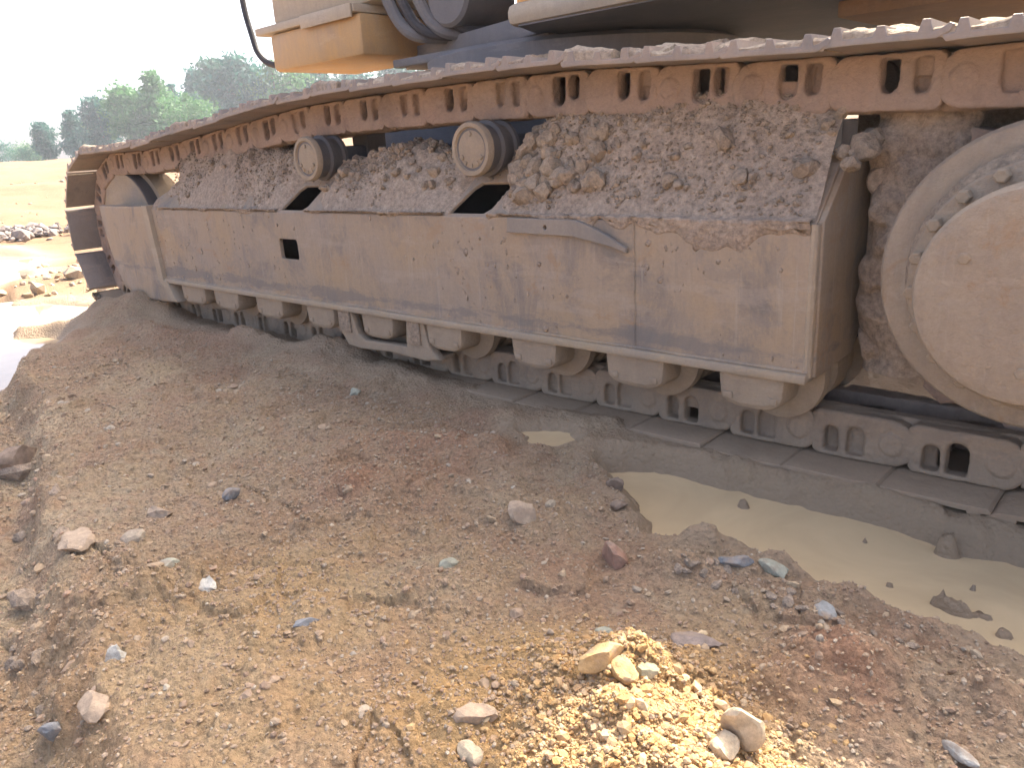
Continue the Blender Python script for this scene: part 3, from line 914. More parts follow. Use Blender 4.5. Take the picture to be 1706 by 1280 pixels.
# bottom rollers
RX = (-2.43, -2.12, -1.76, -1.392, -1.042, -.695, -.309, .041, .367)
RW = (.28, .26, .25, .22, .215, .205, .21, .22, .20)
def mud_pack(name, x0, x1, z0, z1, y, dep, seed, par):
    n1, n2 = 60, 90
    A, B = np.meshgrid(np.linspace(0, 1, n1), np.linspace(0, 1, n2), indexing='ij')
    X = x0 + (x1 - x0) * A; Z = z0 + (z1 - z0) * B
    w1, w2, cid = worley(X + .02 * fbm(X, Z, .06, 2, seed), Z, .07, seed + 1)
    Y = y - dep * (.35 + .65 * np.sin(A * math.pi) ** .5) * (.6 + .5 * fbm(X, Z, .16, 3, seed + 2)) - .03 * np.clip(1 - w1 / .8, 0, 1) ** .7 * cid - .006 * fbm(X, Z, .02, 2, seed + 3)
    v = np.stack([X + .02 * fbm(Z, Y, .08, 2, seed + 5), Y, Z], -1).reshape(-1, 3)
    idx = np.arange(n1 * n2).reshape(n1, n2)
    q = np.stack([idx[:-1, :-1], idx[1:, :-1], idx[1:, 1:], idx[:-1, 1:]], -1).reshape(-1, 4)
    return obj(name, np_mesh(name, v, q, True), 'dirt', par)
def cap_mesh(w):
    o = [(-w / 2, .30), (-w / 2 + .006, .238)]
    o += [(-w / 2 + .062 - .056 * math.cos(a), .238 - .036 * math.sin(a)) for a in (.25, .5, .8, 1.1, 1.35, 1.55)]
    o += [(w / 2 - .062 + .056 * math.sin(a), .238 - .036 * math.cos(a)) for a in (0.0, .25, .5, .8, 1.1, 1.35)]
    o += [(w / 2 - .006, .238), (w / 2, .30)]
    return plate('end_cap', o, [], -.243, -.135, .014)
roll_m = lathe('bottom_roller', [(.05, -.155), (.092, -.150), (.108, -.144), (.110, -.118), (.100, -.112), (.086, -.108), (.086, -.045), (.100, -.04), (.10, .04), (.086, .045), (.086, .108), (.11, .118), (.108, .144), (.05, .15)], 0, 0, 36)
for x, w in zip(RX, RW):
    ro = obj('bottom_roller', roll_m, 'roller', exc, Matrix.Translation((x + .03, 0, .268)))
    obj('end_cap', cap_mesh(w * .86), 'roller', ro, Matrix.Translation((x, 0, 0)))
    for sx in (-.5, .5):
        obj('cap_bolt', box('cap_bolt', -.012, .012, -.247, -.239, .222, .240, bev=.003), 'roller', ro, Matrix.Translation((x + sx * w * .55, 0, 0)))

# chain guide between the fourth and sixth roller
def guide():
    g = obj('chain_guide', plate('chain_guide', [(-1.285, .30), (-1.20, .30), (-1.165, .205), (-1.13, .185), (-1.0, .19), (-.895, .19), (-.885, .30), (-.80, .30), (-.775, .205), (-.73, .165), (-.80, .152), (-1.0, .158), (-1.16, .148), (-1.235, .155), (-1.27, .20)], [], -.238, -.205, .006), 'roller', exc)
    for x0, x1 in ((-1.27, -1.20), (-.872, -.812)):
        obj('guide_pocket', box('guide_pocket', x0, x1, -.2455, -.236, .205, .288, bev=.004), 'clod', g)
    obj('guide_shelf', box('guide_shelf', -1.24, -.75, -.206, -.145, .15, .17, bev=.006), 'roller', g)
guide()

# carrier rollers
def carrier(cx, label):
    cz, r = .832, .078
    c = obj('carrier_roller', lathe('carrier_roller', [(r - .016, -.214), (r - .012, -.2195), (r - .002, -.2195), (r, -.214), (r, -.196), (r - .006, -.192), (r - .008, -.160), (r + .003, -.156), (r + .003, -.142), (r - .008, -.138), (r - .008, -.105), (r + .002, -.101), (r + .002, -.088), (r - .012, -.084), (.03, -.083)], cx, cz, 48), 'tread', exc)
    obj('rim', lathe('rim', [(r - .018, -.213), (r - .014, -.2215), (r - .003, -.2215), (r + .001, -.214), (r + .001, -.200), (r - .001, -.1985)], cx, cz, 48), 'roller', c)
    obj('cover_plate', lathe('cover_plate', [(.0, -.2165), (.03, -.2165), (.052, -.2150), (.060, -.2105), (.062, -.205)], cx, cz, 40), 'roller', c)
    b = bmesh.new()
    for k in range(3):
        a = math.radians(90 + 120 * k)
        add_lathe(b, [(.0055, -.2215), (.007, -.220), (.007, -.212)], cx + .044 * math.cos(a), cz + .044 * math.sin(a), 8)
    for k in range(5):
        a = math.radians(205 + 32 * k)
        vs = add_box(b, -.0035, .0035, -.219, -.212, -.006, .006, mat=Matrix.Translation((cx + .046 * math.cos(a), 0, cz + .046 * math.sin(a))) @ Matrix.Rotation(-a + math.pi / 2, 4, 'Y'))
    bmesh.ops.recalc_face_normals(b, faces=b.faces)
    obj('cover_bolt', finish(b, 'cover_bolt'), 'roller', c)
    obj('carrier_bracket', box('carrier_bracket', cx - .05, cx + .06, -.082, .02, .74, .87, bev=.012), 'dark', c)
carrier(-1.381, ''); carrier(-.532, '')

# sprocket, final drive
bm = bmesh.new()
NT_ = 11; out = []
for k in range(NT_ * 8):
    a = 2 * math.pi * k / (NT_ * 8); ph_ = (k % 8) / 8
    rr = .375 if ph_ in (0, .125, .875) else .345 if ph_ in (.25, .75) else .322
    out.append((SPR[0] + rr * math.cos(a), SPR[1] + rr * math.sin(a)))
spr = obj('sprocket', plate('sprocket', out, [], -.035, .035, .006), 'chain', exc)
obj('drive_flange', lathe('drive_flange', [(.10, -.212), (.26, -.212), (.285, -.206), (.292, -.195), (.292, -.12), (.27, -.06)], .915, .545, 72), 'drive', spr)
fd = obj('final_drive', lathe('final_drive', [(.10, -.405), (.165, -.402), (.183, -.395), (.190, -.38), (.192, -.30), (.205, -.296), (.222, -.292), (.226, -.284), (.226, -.213)], .925, .545, 72), 'drive', exc)
for k in range(20):
    a = 2 * math.pi * (k + .3) / 20
    bb = lathe('drive_bolt', [(.0, -.319), (.010, -.319), (.013, -.316), (.013, -.285)], .925 + .211 * math.cos(a), .545 + .211 * math.sin(a), 6)
    obj('drive_bolt', bb, 'roller', fd)
for a in (.5, 2.6, 4.7):
    obj('drain_plug', lathe('drain_plug', [(.0, -.408), (.009, -.408), (.011, -.406), (.011, -.40)], .925 + .125 * math.cos(a), .545 + .125 * math.sin(a), 6), 'roller', fd)
def rim_mud():
    n, mth = 260, 16
    A, B = np.meshgrid(np.linspace(0, 2 * math.pi, n, endpoint=False), np.linspace(0, 1, mth), indexing='ij')
    cx_, cz_ = np.cos(A) * 1.0, np.sin(A) * 1.0
    rr = .176 + (.246 - .176) * B
    fr = np.where(B < .28, .117 * (1 - B / .28), 0)
    th = np.sin(B * math.pi) ** .5 * (.003 + .017 * np.clip(.35 + fbm(cx_ * .22 + 3, cz_ * .22 + B * .05, .055, 4, 431), 0, 1) + .008 * fbm(cx_ * .22, cz_ * .22 + B * .07, .018, 2, 433)) + .6 * fr - .05 * B
    v = np.stack([.925 + rr * np.cos(A), -.275 - th, .545 + rr * np.sin(A)], -1).reshape(-1, 3)
    idx = np.arange(n * mth).reshape(n, mth); nx = np.roll(idx, -1, 0)
    q = np.stack([idx[:, :-1], idx[:, 1:], nx[:, 1:], nx[:, :-1]], -1).reshape(-1, 4)
    return np_mesh('caked_clay', v, q, True)
obj('caked_clay', rim_mud(), 'clod', fd)
# housings behind the drive
obj('drive_housing', box('drive_housing', .57, 1.25, .0, .24, .40, .72, bev=.03), 'dirt', exc)
obj('hose_cover', lathe('hose_cover', [(.0, -.055), (.028, -.053), (.036, -.04), (.038, .06)], .565, .715, 24), 'dirt', exc)
obj('hose', tube('hose', smooth_path([(.57, .01, .72), (.60, -.02, .62), (.585, -.04, .52), (.60, -.02, .42)]), .022), 'under', exc)
obj('added_gap_screen', box('added_gap_screen', .40, 1.5, .25, .30, .25, 1.0, bev=.01), 'dirt', exc)  # added box that blocks the bright sunlit ground behind the gap
obj('rear_frame_block', box('rear_frame_block', .515, .62, .02, .24, .35, .80, bev=.02), 'dirt', exc)

mud_pack('packed_mud', .52, .80, .30, .93, .12, .10, 441, exc)
mud_pack('packed_mud', .535, .74, .28, .86, .0, .09, 451, exc)
# car body and far track frame
obj('car_body', box('car_body', -2.3, -.2, .75, 1.85, .42, 1.02, bev=.03), 'dark', exc)
for x0, x1 in ((-2.15, -1.55), (-.85, -.2)):
    obj('body_leg', box('body_leg', x0, x1, .242, .75, .36, .86, bev=.03), 'dark', exc)
    obj('body_leg', box('body_leg', x0, x1, 1.85, 2.36, .36, .86, bev=.03), 'dark', exc)
obj('leg_rib', box('leg_rib', -1.60, -1.50, .16, .26, .74, .95, bev=.006), 'under', exc)
obj('far_track_frame', box('far_track_frame', XL, XR, 2.37, 2.83, .30, .76, bev=.03), 'frame', exc)
obj('far_idler', lathe('far_idler', [(.06, 2.49), (.335, 2.50), (.335, 2.70), (.06, 2.71)], IDL[0], IDL[1], 40), 'guard', exc)
obj('far_drive', lathe('far_drive', [(.1, 2.45), (.35, 2.46), (.35, 2.9), (.1, 2.95)], SPR[0], SPR[1], 40), 'frame', exc)
obj('slewing_ring', lathe('slewing_ring', [(.70, 0), (.74, .02), (.74, .20), (.70, .22)], 0, 0, 64), 'under', exc, Matrix.Translation((-1.25, 1.3, 1.02)) @ Matrix.Rotation(math.pi / 2, 4, 'X'))

# ------------------------------------------------------------------ excavator: upper structure
up = obj('upper_deck', plate('upper_deck', [(-2.05, .95), (-1.05, .72), (-.95, .50), (.44, .52), (.46, 1.12), (2.0, 1.15), (2.0, 2.8), (-2.3, 2.8), (-2.3, 1.1)], [], -.04, .04, .004), 'under', exc,
         Matrix.Translation((0, 0, 1.30)) @ Matrix.Rotation(-math.pi / 2, 4, 'X'))
# front-left box with ledge and grab rail
tb = obj('tool_box', box('tool_box', -2.81, -2.02, .60, 1.16, 1.285, 1.475, bev=.025), 'yellow', exc)
obj('box_ledge', box('box_ledge', -2.92, -2.04, .585, 1.13, 1.477, 1.515, bev=.006), 'pale', tb)
obj('box_upper', box('box_upper', -2.85, -1.95, .66, 1.13, 1.517, 2.55, bev=.03), 'pale', tb)
obj('kick_plate', box('kick_plate', -2.47, -2.05, .572, .584, 1.455, 1.515, bev=.004), 'pale', tb)
obj('grab_rail', tube('grab_rail', smooth_path([(-3.06, .62, 1.95), (-3.05, .62, 1.66), (-3.01, .62, 1.50), (-2.97, .62, 1.40), (-2.90, .64, 1.34), (-2.78, .68, 1.315)]), .0165), 'rubber', tb)
# recess with hoses and pivot drum
for i_, (x, y) in enumerate(((-1.93, .70), (-1.86, .72), (-1.79, .76), (-1.70, .80))):
    obj('hydraulic_hose', tube('hydraulic_hose', smooth_path([(x - .03, y, 1.9), (x - .02, y, 1.62), (x + .02, y + .02, 1.46), (x + .10, y + .06, 1.36), (x + .2, y + .2, 1.34)]), .024 if i_ % 2 else .030), 'rubber' if i_ % 2 else 'under', exc)
obj('pivot_drum', lathe('pivot_drum', [(.05, .78), (.12, .785), (.135, .80), (.135, 1.1), (.05, 1.11)], -1.62, 1.50, 36), 'under', exc)
obj('deck_rail', box('deck_rail', -1.98, -1.0, .74, .80, 1.225, 1.262, bev=.006), 'under', exc)
# cab over the middle of the track
cabo = obj('cab', box('cab', -.93, .44, .50, 1.55, 1.345, 3.12, bev=.06), 'yellow', exc)
obj('cab_sill', box('cab_sill', -1.0, .43, .485, 1.5, 1.262, 1.345, bev=.03), 'pale', cabo)
for x0, x1 in ((-.82, -.32), (-.22, .34)):
    obj('cab_window', box('cab_window', x0, x1, .488, .505, 2.0, 2.95, bev=.01), 'tread', cabo)
obj('engine_hood', box('engine_hood', .46, 2.0, 1.15, 2.8, 1.345, 2.15, bev=.05), 'yellow', exc)
obj('counterweight', box('counterweight', 2.0, 2.6, 1.2, 2.75, 1.2, 2.2, bev=.12), 'yellow', exc)
obj('added_shade_housing', box('added_shade_housing', -1.94, -.96, .62, 1.5, 1.80, 3.0, bev=.05), 'yellow', exc)  # added above the view to keep sun off the ground at left
obj('rear_housing', box('rear_housing', -2.2, .4, 1.9, 2.8, 1.345, 2.9, bev=.05), 'yellow', exc)
obj('underside_tray', box('underside_tray', .0, 1.98, 1.14, 2.6, 1.20, 1.255, bev=.008), 'orange', exc)
bm = bmesh.new()
for (a, b, hh) in (((-1.5, 2.0), (-3.1, 4.4), .62), ((-3.1, 4.4), (-5.6, 4.3), .5)):
    d = Vector((b[0] - a[0], 0, b[1] - a[1])); L = d.length
    ang = math.atan2(d.z, d.x)
    add_box(bm, -.2, L + .2, -.28, .28, -hh / 2, hh / 2, bev=.03, mat=Matrix.Translation((a[0], 1.6, a[1])) @ Matrix.Rotation(-ang, 4, 'Y'))
obj('boom', finish(bm, 'boom'), 'yellow', exc)

# ------------------------------------------------------------------ dirt lying on the track frame
heap = thing('dirt_heap', 'dry crumbled clay heaped along the top of the track frame', 'dirt', (-1.0, -.1, .70))
def heap_z(x, y):
    x = np.asarray(x, float); y = np.asarray(y, float)
    s = np.clip((y + .236) / .136, 0, 1)
    plane = .642 + .122 * s
    left = .10 * np.exp(-((x + 2.05) / .42) ** 2) * s + .05 * np.exp(-((x + 2.5) / .25) ** 2) * s
    mid = .045 * np.exp(-((x + 1.0) / .16) ** 2) * sstep(.1, .8, s) + .03 * np.exp(-((x + .72) / .12) ** 2) * s
    right = (.120 * sstep(-.5, -.25, x) * (1 - .4 * sstep(.25, .52, x))) * sstep(.12, 1.0, s)
    thick = .010 + left + mid + right + .018 * s * (1 + fbm(x, y, .10, 3, 401)) + .012 * fbm(x, y, .035, 2, 403) * sstep(.08, .4, s)
    lip = sstep(.0, .22, s)
    cover = sstep(-.35, .1, fbm(x, y, .22, 3, 405) + .9 * s + .25 * sstep(-.45, -.2, x))
    w1, w2, cid = worley(x + .02 * fbm(x, y, .05, 2, 421), y, .055, 423)
    lump = np.clip(1 - w1 / .8, 0, 1) ** .6 * (.3 + cid) * .020 * sstep(.1, .5, s) * (.4 + .8 * sstep(-.2, .3, fbm(x, y, .3, 2, 425)))
    near_slot = np.ones(x.shape)
    for sl_ in SLOTS:
        near_slot = near_slot * sstep(.0, .05, sdist(x, (y + .236) / .136 * .183, sl_))
    return plane + np.maximum((thick * (.15 + .85 * lip) + lump) * cover * (.12 + .88 * near_slot), .0) + .001 - .012 * (1 - cover)
def heap_mesh():
    xs = np.linspace(XL + .02, XR - .005, 470); ys = np.concatenate([np.linspace(-.2345, -.09, 44), np.linspace(-.085, .14, 30)])
    X, Y = np.meshgrid(xs, ys, indexing='ij')
    Z = heap_z(X, Y)
    # drop towards the front end where the top plate is cut away
    Z = np.where(X < -2.56, np.minimum(Z, .645 + np.clip((X + 2.76) * .62, 0, 1)), Z)
    v = np.stack([X, Y, Z], -1).reshape(-1, 3)
    idx = np.arange(X.size).reshape(X.shape)
    q = np.stack([idx[:-1, :-1], idx[1:, :-1], idx[1:, 1:], idx[:-1, 1:]], -1).reshape(-1, 4)
    c = v[q].mean(1)
    hole = np.zeros(len(c), bool)
    for sl_ in SLOTS:
        hole |= sdist(c[:, 0], (c[:, 1] + .236) / .136 * .183, sl_) < .003 + .010 * fbm(c[:, 0], c[:, 1], .04, 2, 413)
    return np_mesh('soil', v, q[~hole], True)
soil = obj('soil', heap_mesh(), 'dirt', heap)
def spill_mesh():
    xs = np.linspace(XL + .1, XR - .01, 420); t = np.linspace(0, 1, 14)
    X, T = np.meshgrid(xs, t, indexing='ij')
    reach = (.006 + .075 * np.clip(fbm(X, X * 0, .11, 3, 461) + .10 + .35 * sstep(-.3, .1, X), 0, 1) * (.35 + .65 * sstep(-.6, -.1, X)))
    Z = .652 - T * reach - .004 * fbm(X, T, .02, 2, 463)
    Y = -.2415 - .007 * np.sin(np.clip(1 - T, 0, 1) * math.pi * .5) * (.7 + .8 * fbm(X, Z, .03, 3, 465)) - .0005
    Y = np.where(T > .97, -.2395, Y)
    Y = np.where(T < .03, -.229, Y)
    v = np.stack([X, Y, Z], -1).reshape(-1, 3)
    idx = np.arange(X.size).reshape(X.shape)
    q = np.stack([idx[:-1, :-1], idx[:-1, 1:], idx[1:, 1:], idx[1:, :-1]], -1).reshape(-1, 4)
    c = v[q].mean(1)
    keep = ~(((c[:, 0] > -1.60) & (c[:, 0] < -1.40)) | ((c[:, 0] > -.65) & (c[:, 0] < -.46)))
    return np_mesh('spilled_dirt', v, q[keep], True)
obj('spilled_dirt', spill_mesh(), 'dirt', heap)
CL = [rock_mesh('clod', 2, 500 + i, .5, 3, True) for i in range(7)]
for a in CL: a.materials.append(M['clod']); a.set_sharp_from_angle(angle=math.radians(28))
def on_heap(x, y): return float(heap_z(np.array([x]), np.array([y]))[0])
def slot_clear(x, y):
    s = (y + .236) / .136
    return not (s < .75 and (-1.60 < x < -1.36 or -.66 < x < -.42))
zones = [(-.40, .42, -.205, .0, 80, .014), (-.40, -.10, -.205, -.02, 110, .022), (-1.34, -.68, -.19, -.03, 70, .015), (-2.5, -1.62, -.17, .03, 30, .012)]
nclod = 0
for (x0, x1, y0, y1, n, sz) in zones:
    for _ in range(n):
        x, y = random.uniform(x0, x1), random.uniform(y0, y1)
        if not slot_clear(x, y): continue
        s = sz * random.lognormvariate(0, .42); s = min(s, .034)
        z = on_heap(x, y) + s * .35
        if z + s > .895: continue
        obj('clod', random.choice(CL), None, heap, trs((x, y, z), (s, s * random.uniform(.75, 1.1), s * random.uniform(.65, .95)), rand_rot(.8)))
        nclod += 1
for _ in range(22):
    x, y = random.uniform(.44, .56), random.uniform(-.19, .02)
    s = .017 * random.lognormvariate(0, .4)
    z = (on_heap(min(x, .49), y) if x < .5 else .80 + .5 * min(0, y + .08)) + s * .2
    obj('clod', random.choice(CL), None, heap, trs((x, y, z), (s, s * .9, s * .8), rand_rot(.8)))
# the big clod beside the second slot
obj('clod', CL[2], None, heap, trs((-.335, -.205, .697), (.044, .032, .036), rand_rot(.2)))

def scatter(name, n, place, size, mat, parent=None, sub=1, seed=1, label=None, smooth=False):
    r = np.random.default_rng(seed)
    bv, bf = ico(sub)
    x, y, z = place(r, n)
    n = len(x)
    s = size(r, n, x, y)
    q = r.normal(size=(n, 4)); q /= np.linalg.norm(q, axis=1)[:, None]
    w_, a, b, c = q.T
    Rm = np.stack([np.stack([1 - 2 * (b * b + c * c), 2 * (a * b - c * w_), 2 * (a * c + b * w_)], -1),
                   np.stack([2 * (a * b + c * w_), 1 - 2 * (a * a + c * c), 2 * (b * c - a * w_)], -1),
                   np.stack([2 * (a * c - b * w_), 2 * (b * c + a * w_), 1 - 2 * (a * a + b * b)], -1)], 1)
    jit = 1 + .45 * (r.random((n, len(bv))) - .5)
    ax = np.stack([np.ones(n), r.uniform(.6, 1, n), r.uniform(.45, .85, n)], 1)
    loc = (bv[None] * jit[..., None]) * ax[:, None, :] * s[:, None, None]
    v = np.einsum('nij,nkj->nki', Rm, loc)
    v[..., 2] *= .8
    v += np.stack([x, y, z + s * .25], -1)[:, None, :]
    f = (bf[None] + (np.arange(n) * len(bv))[:, None, None]).reshape(-1, 3)
    me = np_mesh(name, v.reshape(-1, 3), f, smooth)
    o = obj(name, me, mat, parent)
    o['kind'] = 'stuff'
    return o
def heap_place(r, n):
    x = r.uniform(-2.6, .47, n); y = -.225 + .26 * r.random(n) ** .8
    s = (y + .236) / .136
    k = (fbm(x, y, .15, 2, 411) + .6 * s + .5 * (x > -.42) > .35) & ~((s < .7) & (((x > -1.6) & (x < -1.36)) | ((x > -.66) & (x < -.42))))
    x, y = x[k], y[k]
    return x, y, heap_z(x, y)
scatter('crumbs', 16000, heap_place, lambda r, n, x, y: .0042 * np.exp(r.normal(0, .45, n)), 'clod', heap, 1, 21)

# ------------------------------------------------------------------ gravel, stones
def gravel_place(r, n):
    x = r.uniform(-2.6, 1.5, n); y = r.uniform(-1.8, -.28, n)
    rho = np.clip(.50 + .8 * fbm(x, y, .35, 3, 421), .15, 1)
    k = (sdist(x, y, P_MAIN) > .015) & (sdist(x, y, P_SMALL) > .0) & (r.random(n) < rho) & ((y < -.40) | (r.random(n) < .12))
    x, y = x[k], y[k]
    return x, y, ground_z(x, y) 
def gravel_size(r, n, x, y):
    return np.clip(.0023 * np.exp(r.normal(0, .48, n)), .0012, .009)
scatter('gravel', 105000, gravel_place, gravel_size, 'gravel', ground, 1, 23)
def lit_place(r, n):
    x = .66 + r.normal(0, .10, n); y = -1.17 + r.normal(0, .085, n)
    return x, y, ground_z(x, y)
scatter('gravel', 11000, lit_place, lambda r, n, x, y: np.clip(.0021 * np.exp(r.normal(0, .58, n)), .0012, .012), 'gravelsungold', ground, 1, 25)  # golden gravel kept to the sun patch to brighten it

def far_place(r, n):
    d_ = 4.6 * np.exp(r.random(n) * 1.7); a_ = np.radians(r.uniform(-88, -20, n))
    x = CAM[0] + d_ * np.sin(a_); y = CAM[1] + d_ * np.cos(a_)
    kk = ((x < -4.2) | (y > 3.4)) & (fbm(x, y, 1.6, 3, 481) > .05)
    for P_ in (P_NEAR, P_LIT, P_FAR): kk &= sdist(x, y, P_) > .15
    x, y = x[kk], y[kk]
    return x, y, ground_z(x, y)
scatter('rubble', 5000, far_place, lambda r, n, x, y: np.clip(.022 * np.exp(r.normal(0, .6, n)), .008, .12), 'stone', ground, 1, 27)
pile = at_ground(38, 396)
def pile_place(r, n):
    x = pile.x + r.normal(0, .35, n); y = pile.y + r.normal(0, .5, n)
    return x, y, ground_z(x, y) + .06 * r.random(n)
scatter('rubble', 220, pile_place, lambda r, n, x, y: np.clip(.05 * np.exp(r.normal(0, .5, n)), .02, .14), S_GREY, ground, 1, 29)
ST = [rock_mesh('stone', 2, 600 + i, .35, 5) for i in range(8)]
for a in ST: a.materials.append(M['stone'])
placed = 0
r_ = np.random.default_rng(77)
while placed < 285:
    x, y = r_.uniform(-2.3, 1.25), r_.uniform(-1.72, -.36)
    if float(sdist(np.array([x]), np.array([y]), P_MAIN)[0]) < .02: continue
    dd = math.hypot(x - CAM[0], y - CAM[1])
    if dd < .9: continue
    if r_.random() > (1.0 if y < -.9 else .55): continue
    s = float(np.clip(.0095 * math.exp(r_.normal(0, .42)), .006, .028)) * (.75 + .12 * dd)
    z = gz(x, y)
    obj('stone', ST[placed % 8], None, ground, trs((x, y, z - s * .05), (s, s * r_.uniform(.65, 1), s * r_.uniform(.35, .7)), rand_rot(.35)))
    placed += 1

def rock(px, py, wpx, hx, hz, mat, label, seed, sink=.33, rot=None, cuts=5, name='rock', lift=0.0, cat='rock', rough=.3):
    p = at_ground(px, py)
    d = (Vector(CAM) - p).length
    s = wpx / FOC * d / 2
    me = rock_mesh(name, 3, seed, rough, cuts)
    me.set_sharp_from_angle(angle=math.radians(22))
    for q in me.polygons: q.use_smooth = True
    o = obj(name, me, mat, None, trs((p.x, p.y, p.z + s * hz * (1 - 2 * sink) + lift), (s, s * hx, s * hz), rot or rand_rot(.15)))
    return tag(o, label, cat)
from mathutils import Euler
RZ = lambda d, tx=0, ty=0: Euler((math.radians(tx), math.radians(ty), math.radians(d))).to_quaternion()
S = {k: plain_stone('stone ' + k, c) for k, c in dict(brown=(.24, .19, .155), green=(.33, .325, .24), white=(.46, .44, .37), tan=(.40, .30, .20), grey=(.22, .22, .21),
     ochre=(.46, .30, .13), olive=(.30, .27, .17), blue=(.29, .29, .265), mud=(.22, .155, .105), red=(.30, .17, .11), cream=(.50, .40, .26)).items()}
rock(1157, 1072, 84, .62, .26, S['brown'], 'flat grey-brown slab lying on fine soil below the puddle bank', 701, .2, RZ(35), 7)
rock(1027, 812, 30, .9, .9, S['mud'], 'round brown clod standing in the left tip of the puddle', 702, .3)
rock(1083, 830, 32, .75, .5, S['blue'], 'small blue-grey stone poking out of the ochre puddle', 703, .25)
rock(1032, 846, 30, .8, .6, S['mud'], 'dark crumbly clod at the near edge of the puddle', 704, .3)
rock(868, 862, 56, .8, .62, S['tan'], 'squarish tan clod alone in the middle of the bare soil', 705, .25, RZ(20, 5, 10), 6)
rock(748, 944, 36, .8, .5, S['green'], 'pale green stone left of the sunlit patch and above it', 706, .3)
rock(193, 1098, 34, .85, .8, S['white'], 'whitest angular stone, near the cut edge of the bank', 707, .2)
rock(277, 946, 60, .5, .32, S['green'], 'long pale green flaky stone half buried in ochre soil', 708, .35, RZ(40))
rock(345, 974, 52, .6, .35, S['white'], 'flattish whitish stone right of the long green one', 709, .4)
rock(387, 833, 30, .9, .85, S['grey'], 'round grey pebble on the brown soil far from the track', 710, .2)
rock(268, 858, 48, .6, .4, S['tan'], 'pale tan oblong stone beside an ochre soil patch', 711, .3, RZ(10))
rock(590, 656, 30, .7, .4, S['green'], 'pale green chip lying nearest to the track mud', 712, .3)
rock(1238, 1248, 66, .62, 1.25, S['cream'], 'upright cream rock with a hollow, on the sunlit gravel', 713, .12, RZ(30, 8, -10), 5)
rock(1205, 1256, 52, .85, .85, S['cream'], 'rounded cream rock leaning against the upright one', 714, .25)
rock(1003, 1108, 78, .62, .55, S['ochre'], 'yellow lump at the tip of the sunlit patch', 715, .25, RZ(60), 4)
rock(1040, 1124, 64, .6, .5, S['ochre'], 'longer yellow lump just below the tip of the sunlit patch', 716, .3, RZ(-30), 4)
rock(1078, 1123, 40, .7, .6, S['olive'], 'olive stone in shade touching the yellow lumps', 717, .3)
rock(1372, 1022, 46, .7, .4, S['blue'], 'pale bluish flat stone set in the puddle bank', 718, .3)
rock(1008, 1052, 34, .7, .35, S['green'], 'pale green flat chip above the sunlit patch', 719, .4)
rock(1597, 1258, 52, .45, .35, S['white'], 'long whitish stone near the lower right corner', 720, .35, RZ(-20))
rock(88, 1226, 34, .6, .8, S['grey'], 'dark greenish stone at the foot of the cut bank', 721, .25)
rock(512, 1042, 44, .45, .35, S['grey'], 'slim dark grey stone lying in light ochre soil', 722, .3, RZ(50))
rock(1022, 938, 70, .55, .85, S['red'], 'upright red-brown clod with a pale flank by the puddle', 723, .35, RZ(-30, 12, 0), 5)
rock(785, 1262, 56, .6, .45, S['cream'], 'pale rounded stone left of the sunlit gravel at the bottom', 724, .3)
rock(1225, 940, 52, .5, .4, S['grey'], 'dark grey stone at the left end of the stony bank', 725, .25, RZ(30))
rock(1285, 952, 56, .7, .4, S['green'], 'smooth pale green stone on the puddle bank', 726, .35)
rock(790, 1200, 76, .7, .5, S['tan'], 'large blunt tan stone in shade left of the sunlit gravel', 727, .35)
rock(160, 1180, 66, .7, .5, S['tan'], 'tan block slipping from the lower end of the cut bank', 728, .35)
rock(128, 905, 70, .7, .4, S['tan'], 'broad tan lump on the crest of the cut bank', 729, .4)
rock(45, 770, 66, .7, .7, S['mud'], 'brown block broken loose at the far end of the cut bank', 730, .35)

# loose clods along the cut edge and the bank: further pieces of the ground
CLG = [rock_mesh('clod', 2, 800 + i, .5, 3) for i in range(5)]
for a in CLG: a.materials.append(M['clod'])
for k in range(60):
    if k < 22:
        u = random.random(); px, py = 30 + 60 * u + random.gauss(0, 30), 680 + 560 * u
        sz = 18 * random.lognormvariate(0, .6)
    else:
        u = random.random(); px, py = 1120 + 430 * u, 915 + 160 * u + random.gauss(12, 10); sz = random.uniform(8, 26)
    p = at_ground(px, py); d = (Vector(CAM) - p).length; s = sz / FOC * d / 2
    obj('clod', CLG[k % 5], None, ground, trs(p - Vector((0, 0, s * .15)), (s, s * .8, s * .65), rand_rot(.5)))

# ------------------------------------------------------------------ trees beyond the clearing
def leaf_mat(name, a, b):
    mt, nt, bs = new_mat(name); k = NT(nt)
    g = k.n('ShaderNodeNewGeometry')
    c = k.ramp(g.outputs['Random Per Island'], [(0, a), (1, b)])
    k.l(c, bs.inputs['Base Color']); bs.inputs['Roughness'].default_value = .6
    tr = k.n('ShaderNodeBsdfTranslucent'); k.l(c, tr.inputs[0])
    mx = k.n('ShaderNodeMixShader'); mx.inputs[0].default_value = .35
    k.l(bs.outputs[0], mx.inputs[1]); k.l(tr.outputs[0], mx.inputs[2])
    k.l(mx.outputs[0], nt.nodes['Material Output'].inputs['Surface'])
    return mt
LEAF = [leaf_mat('dark needles', (.018, .095, .055), (.035, .13, .075)), leaf_mat('fresh leaves', (.045, .15, .045), (.08, .21, .06)), leaf_mat('blue green leaves', (.018, .10, .08), (.035, .14, .10))]
bark = soil_mat('bark', [(.3, (.09, .07, .05)), (.7, (.14, .11, .08))])

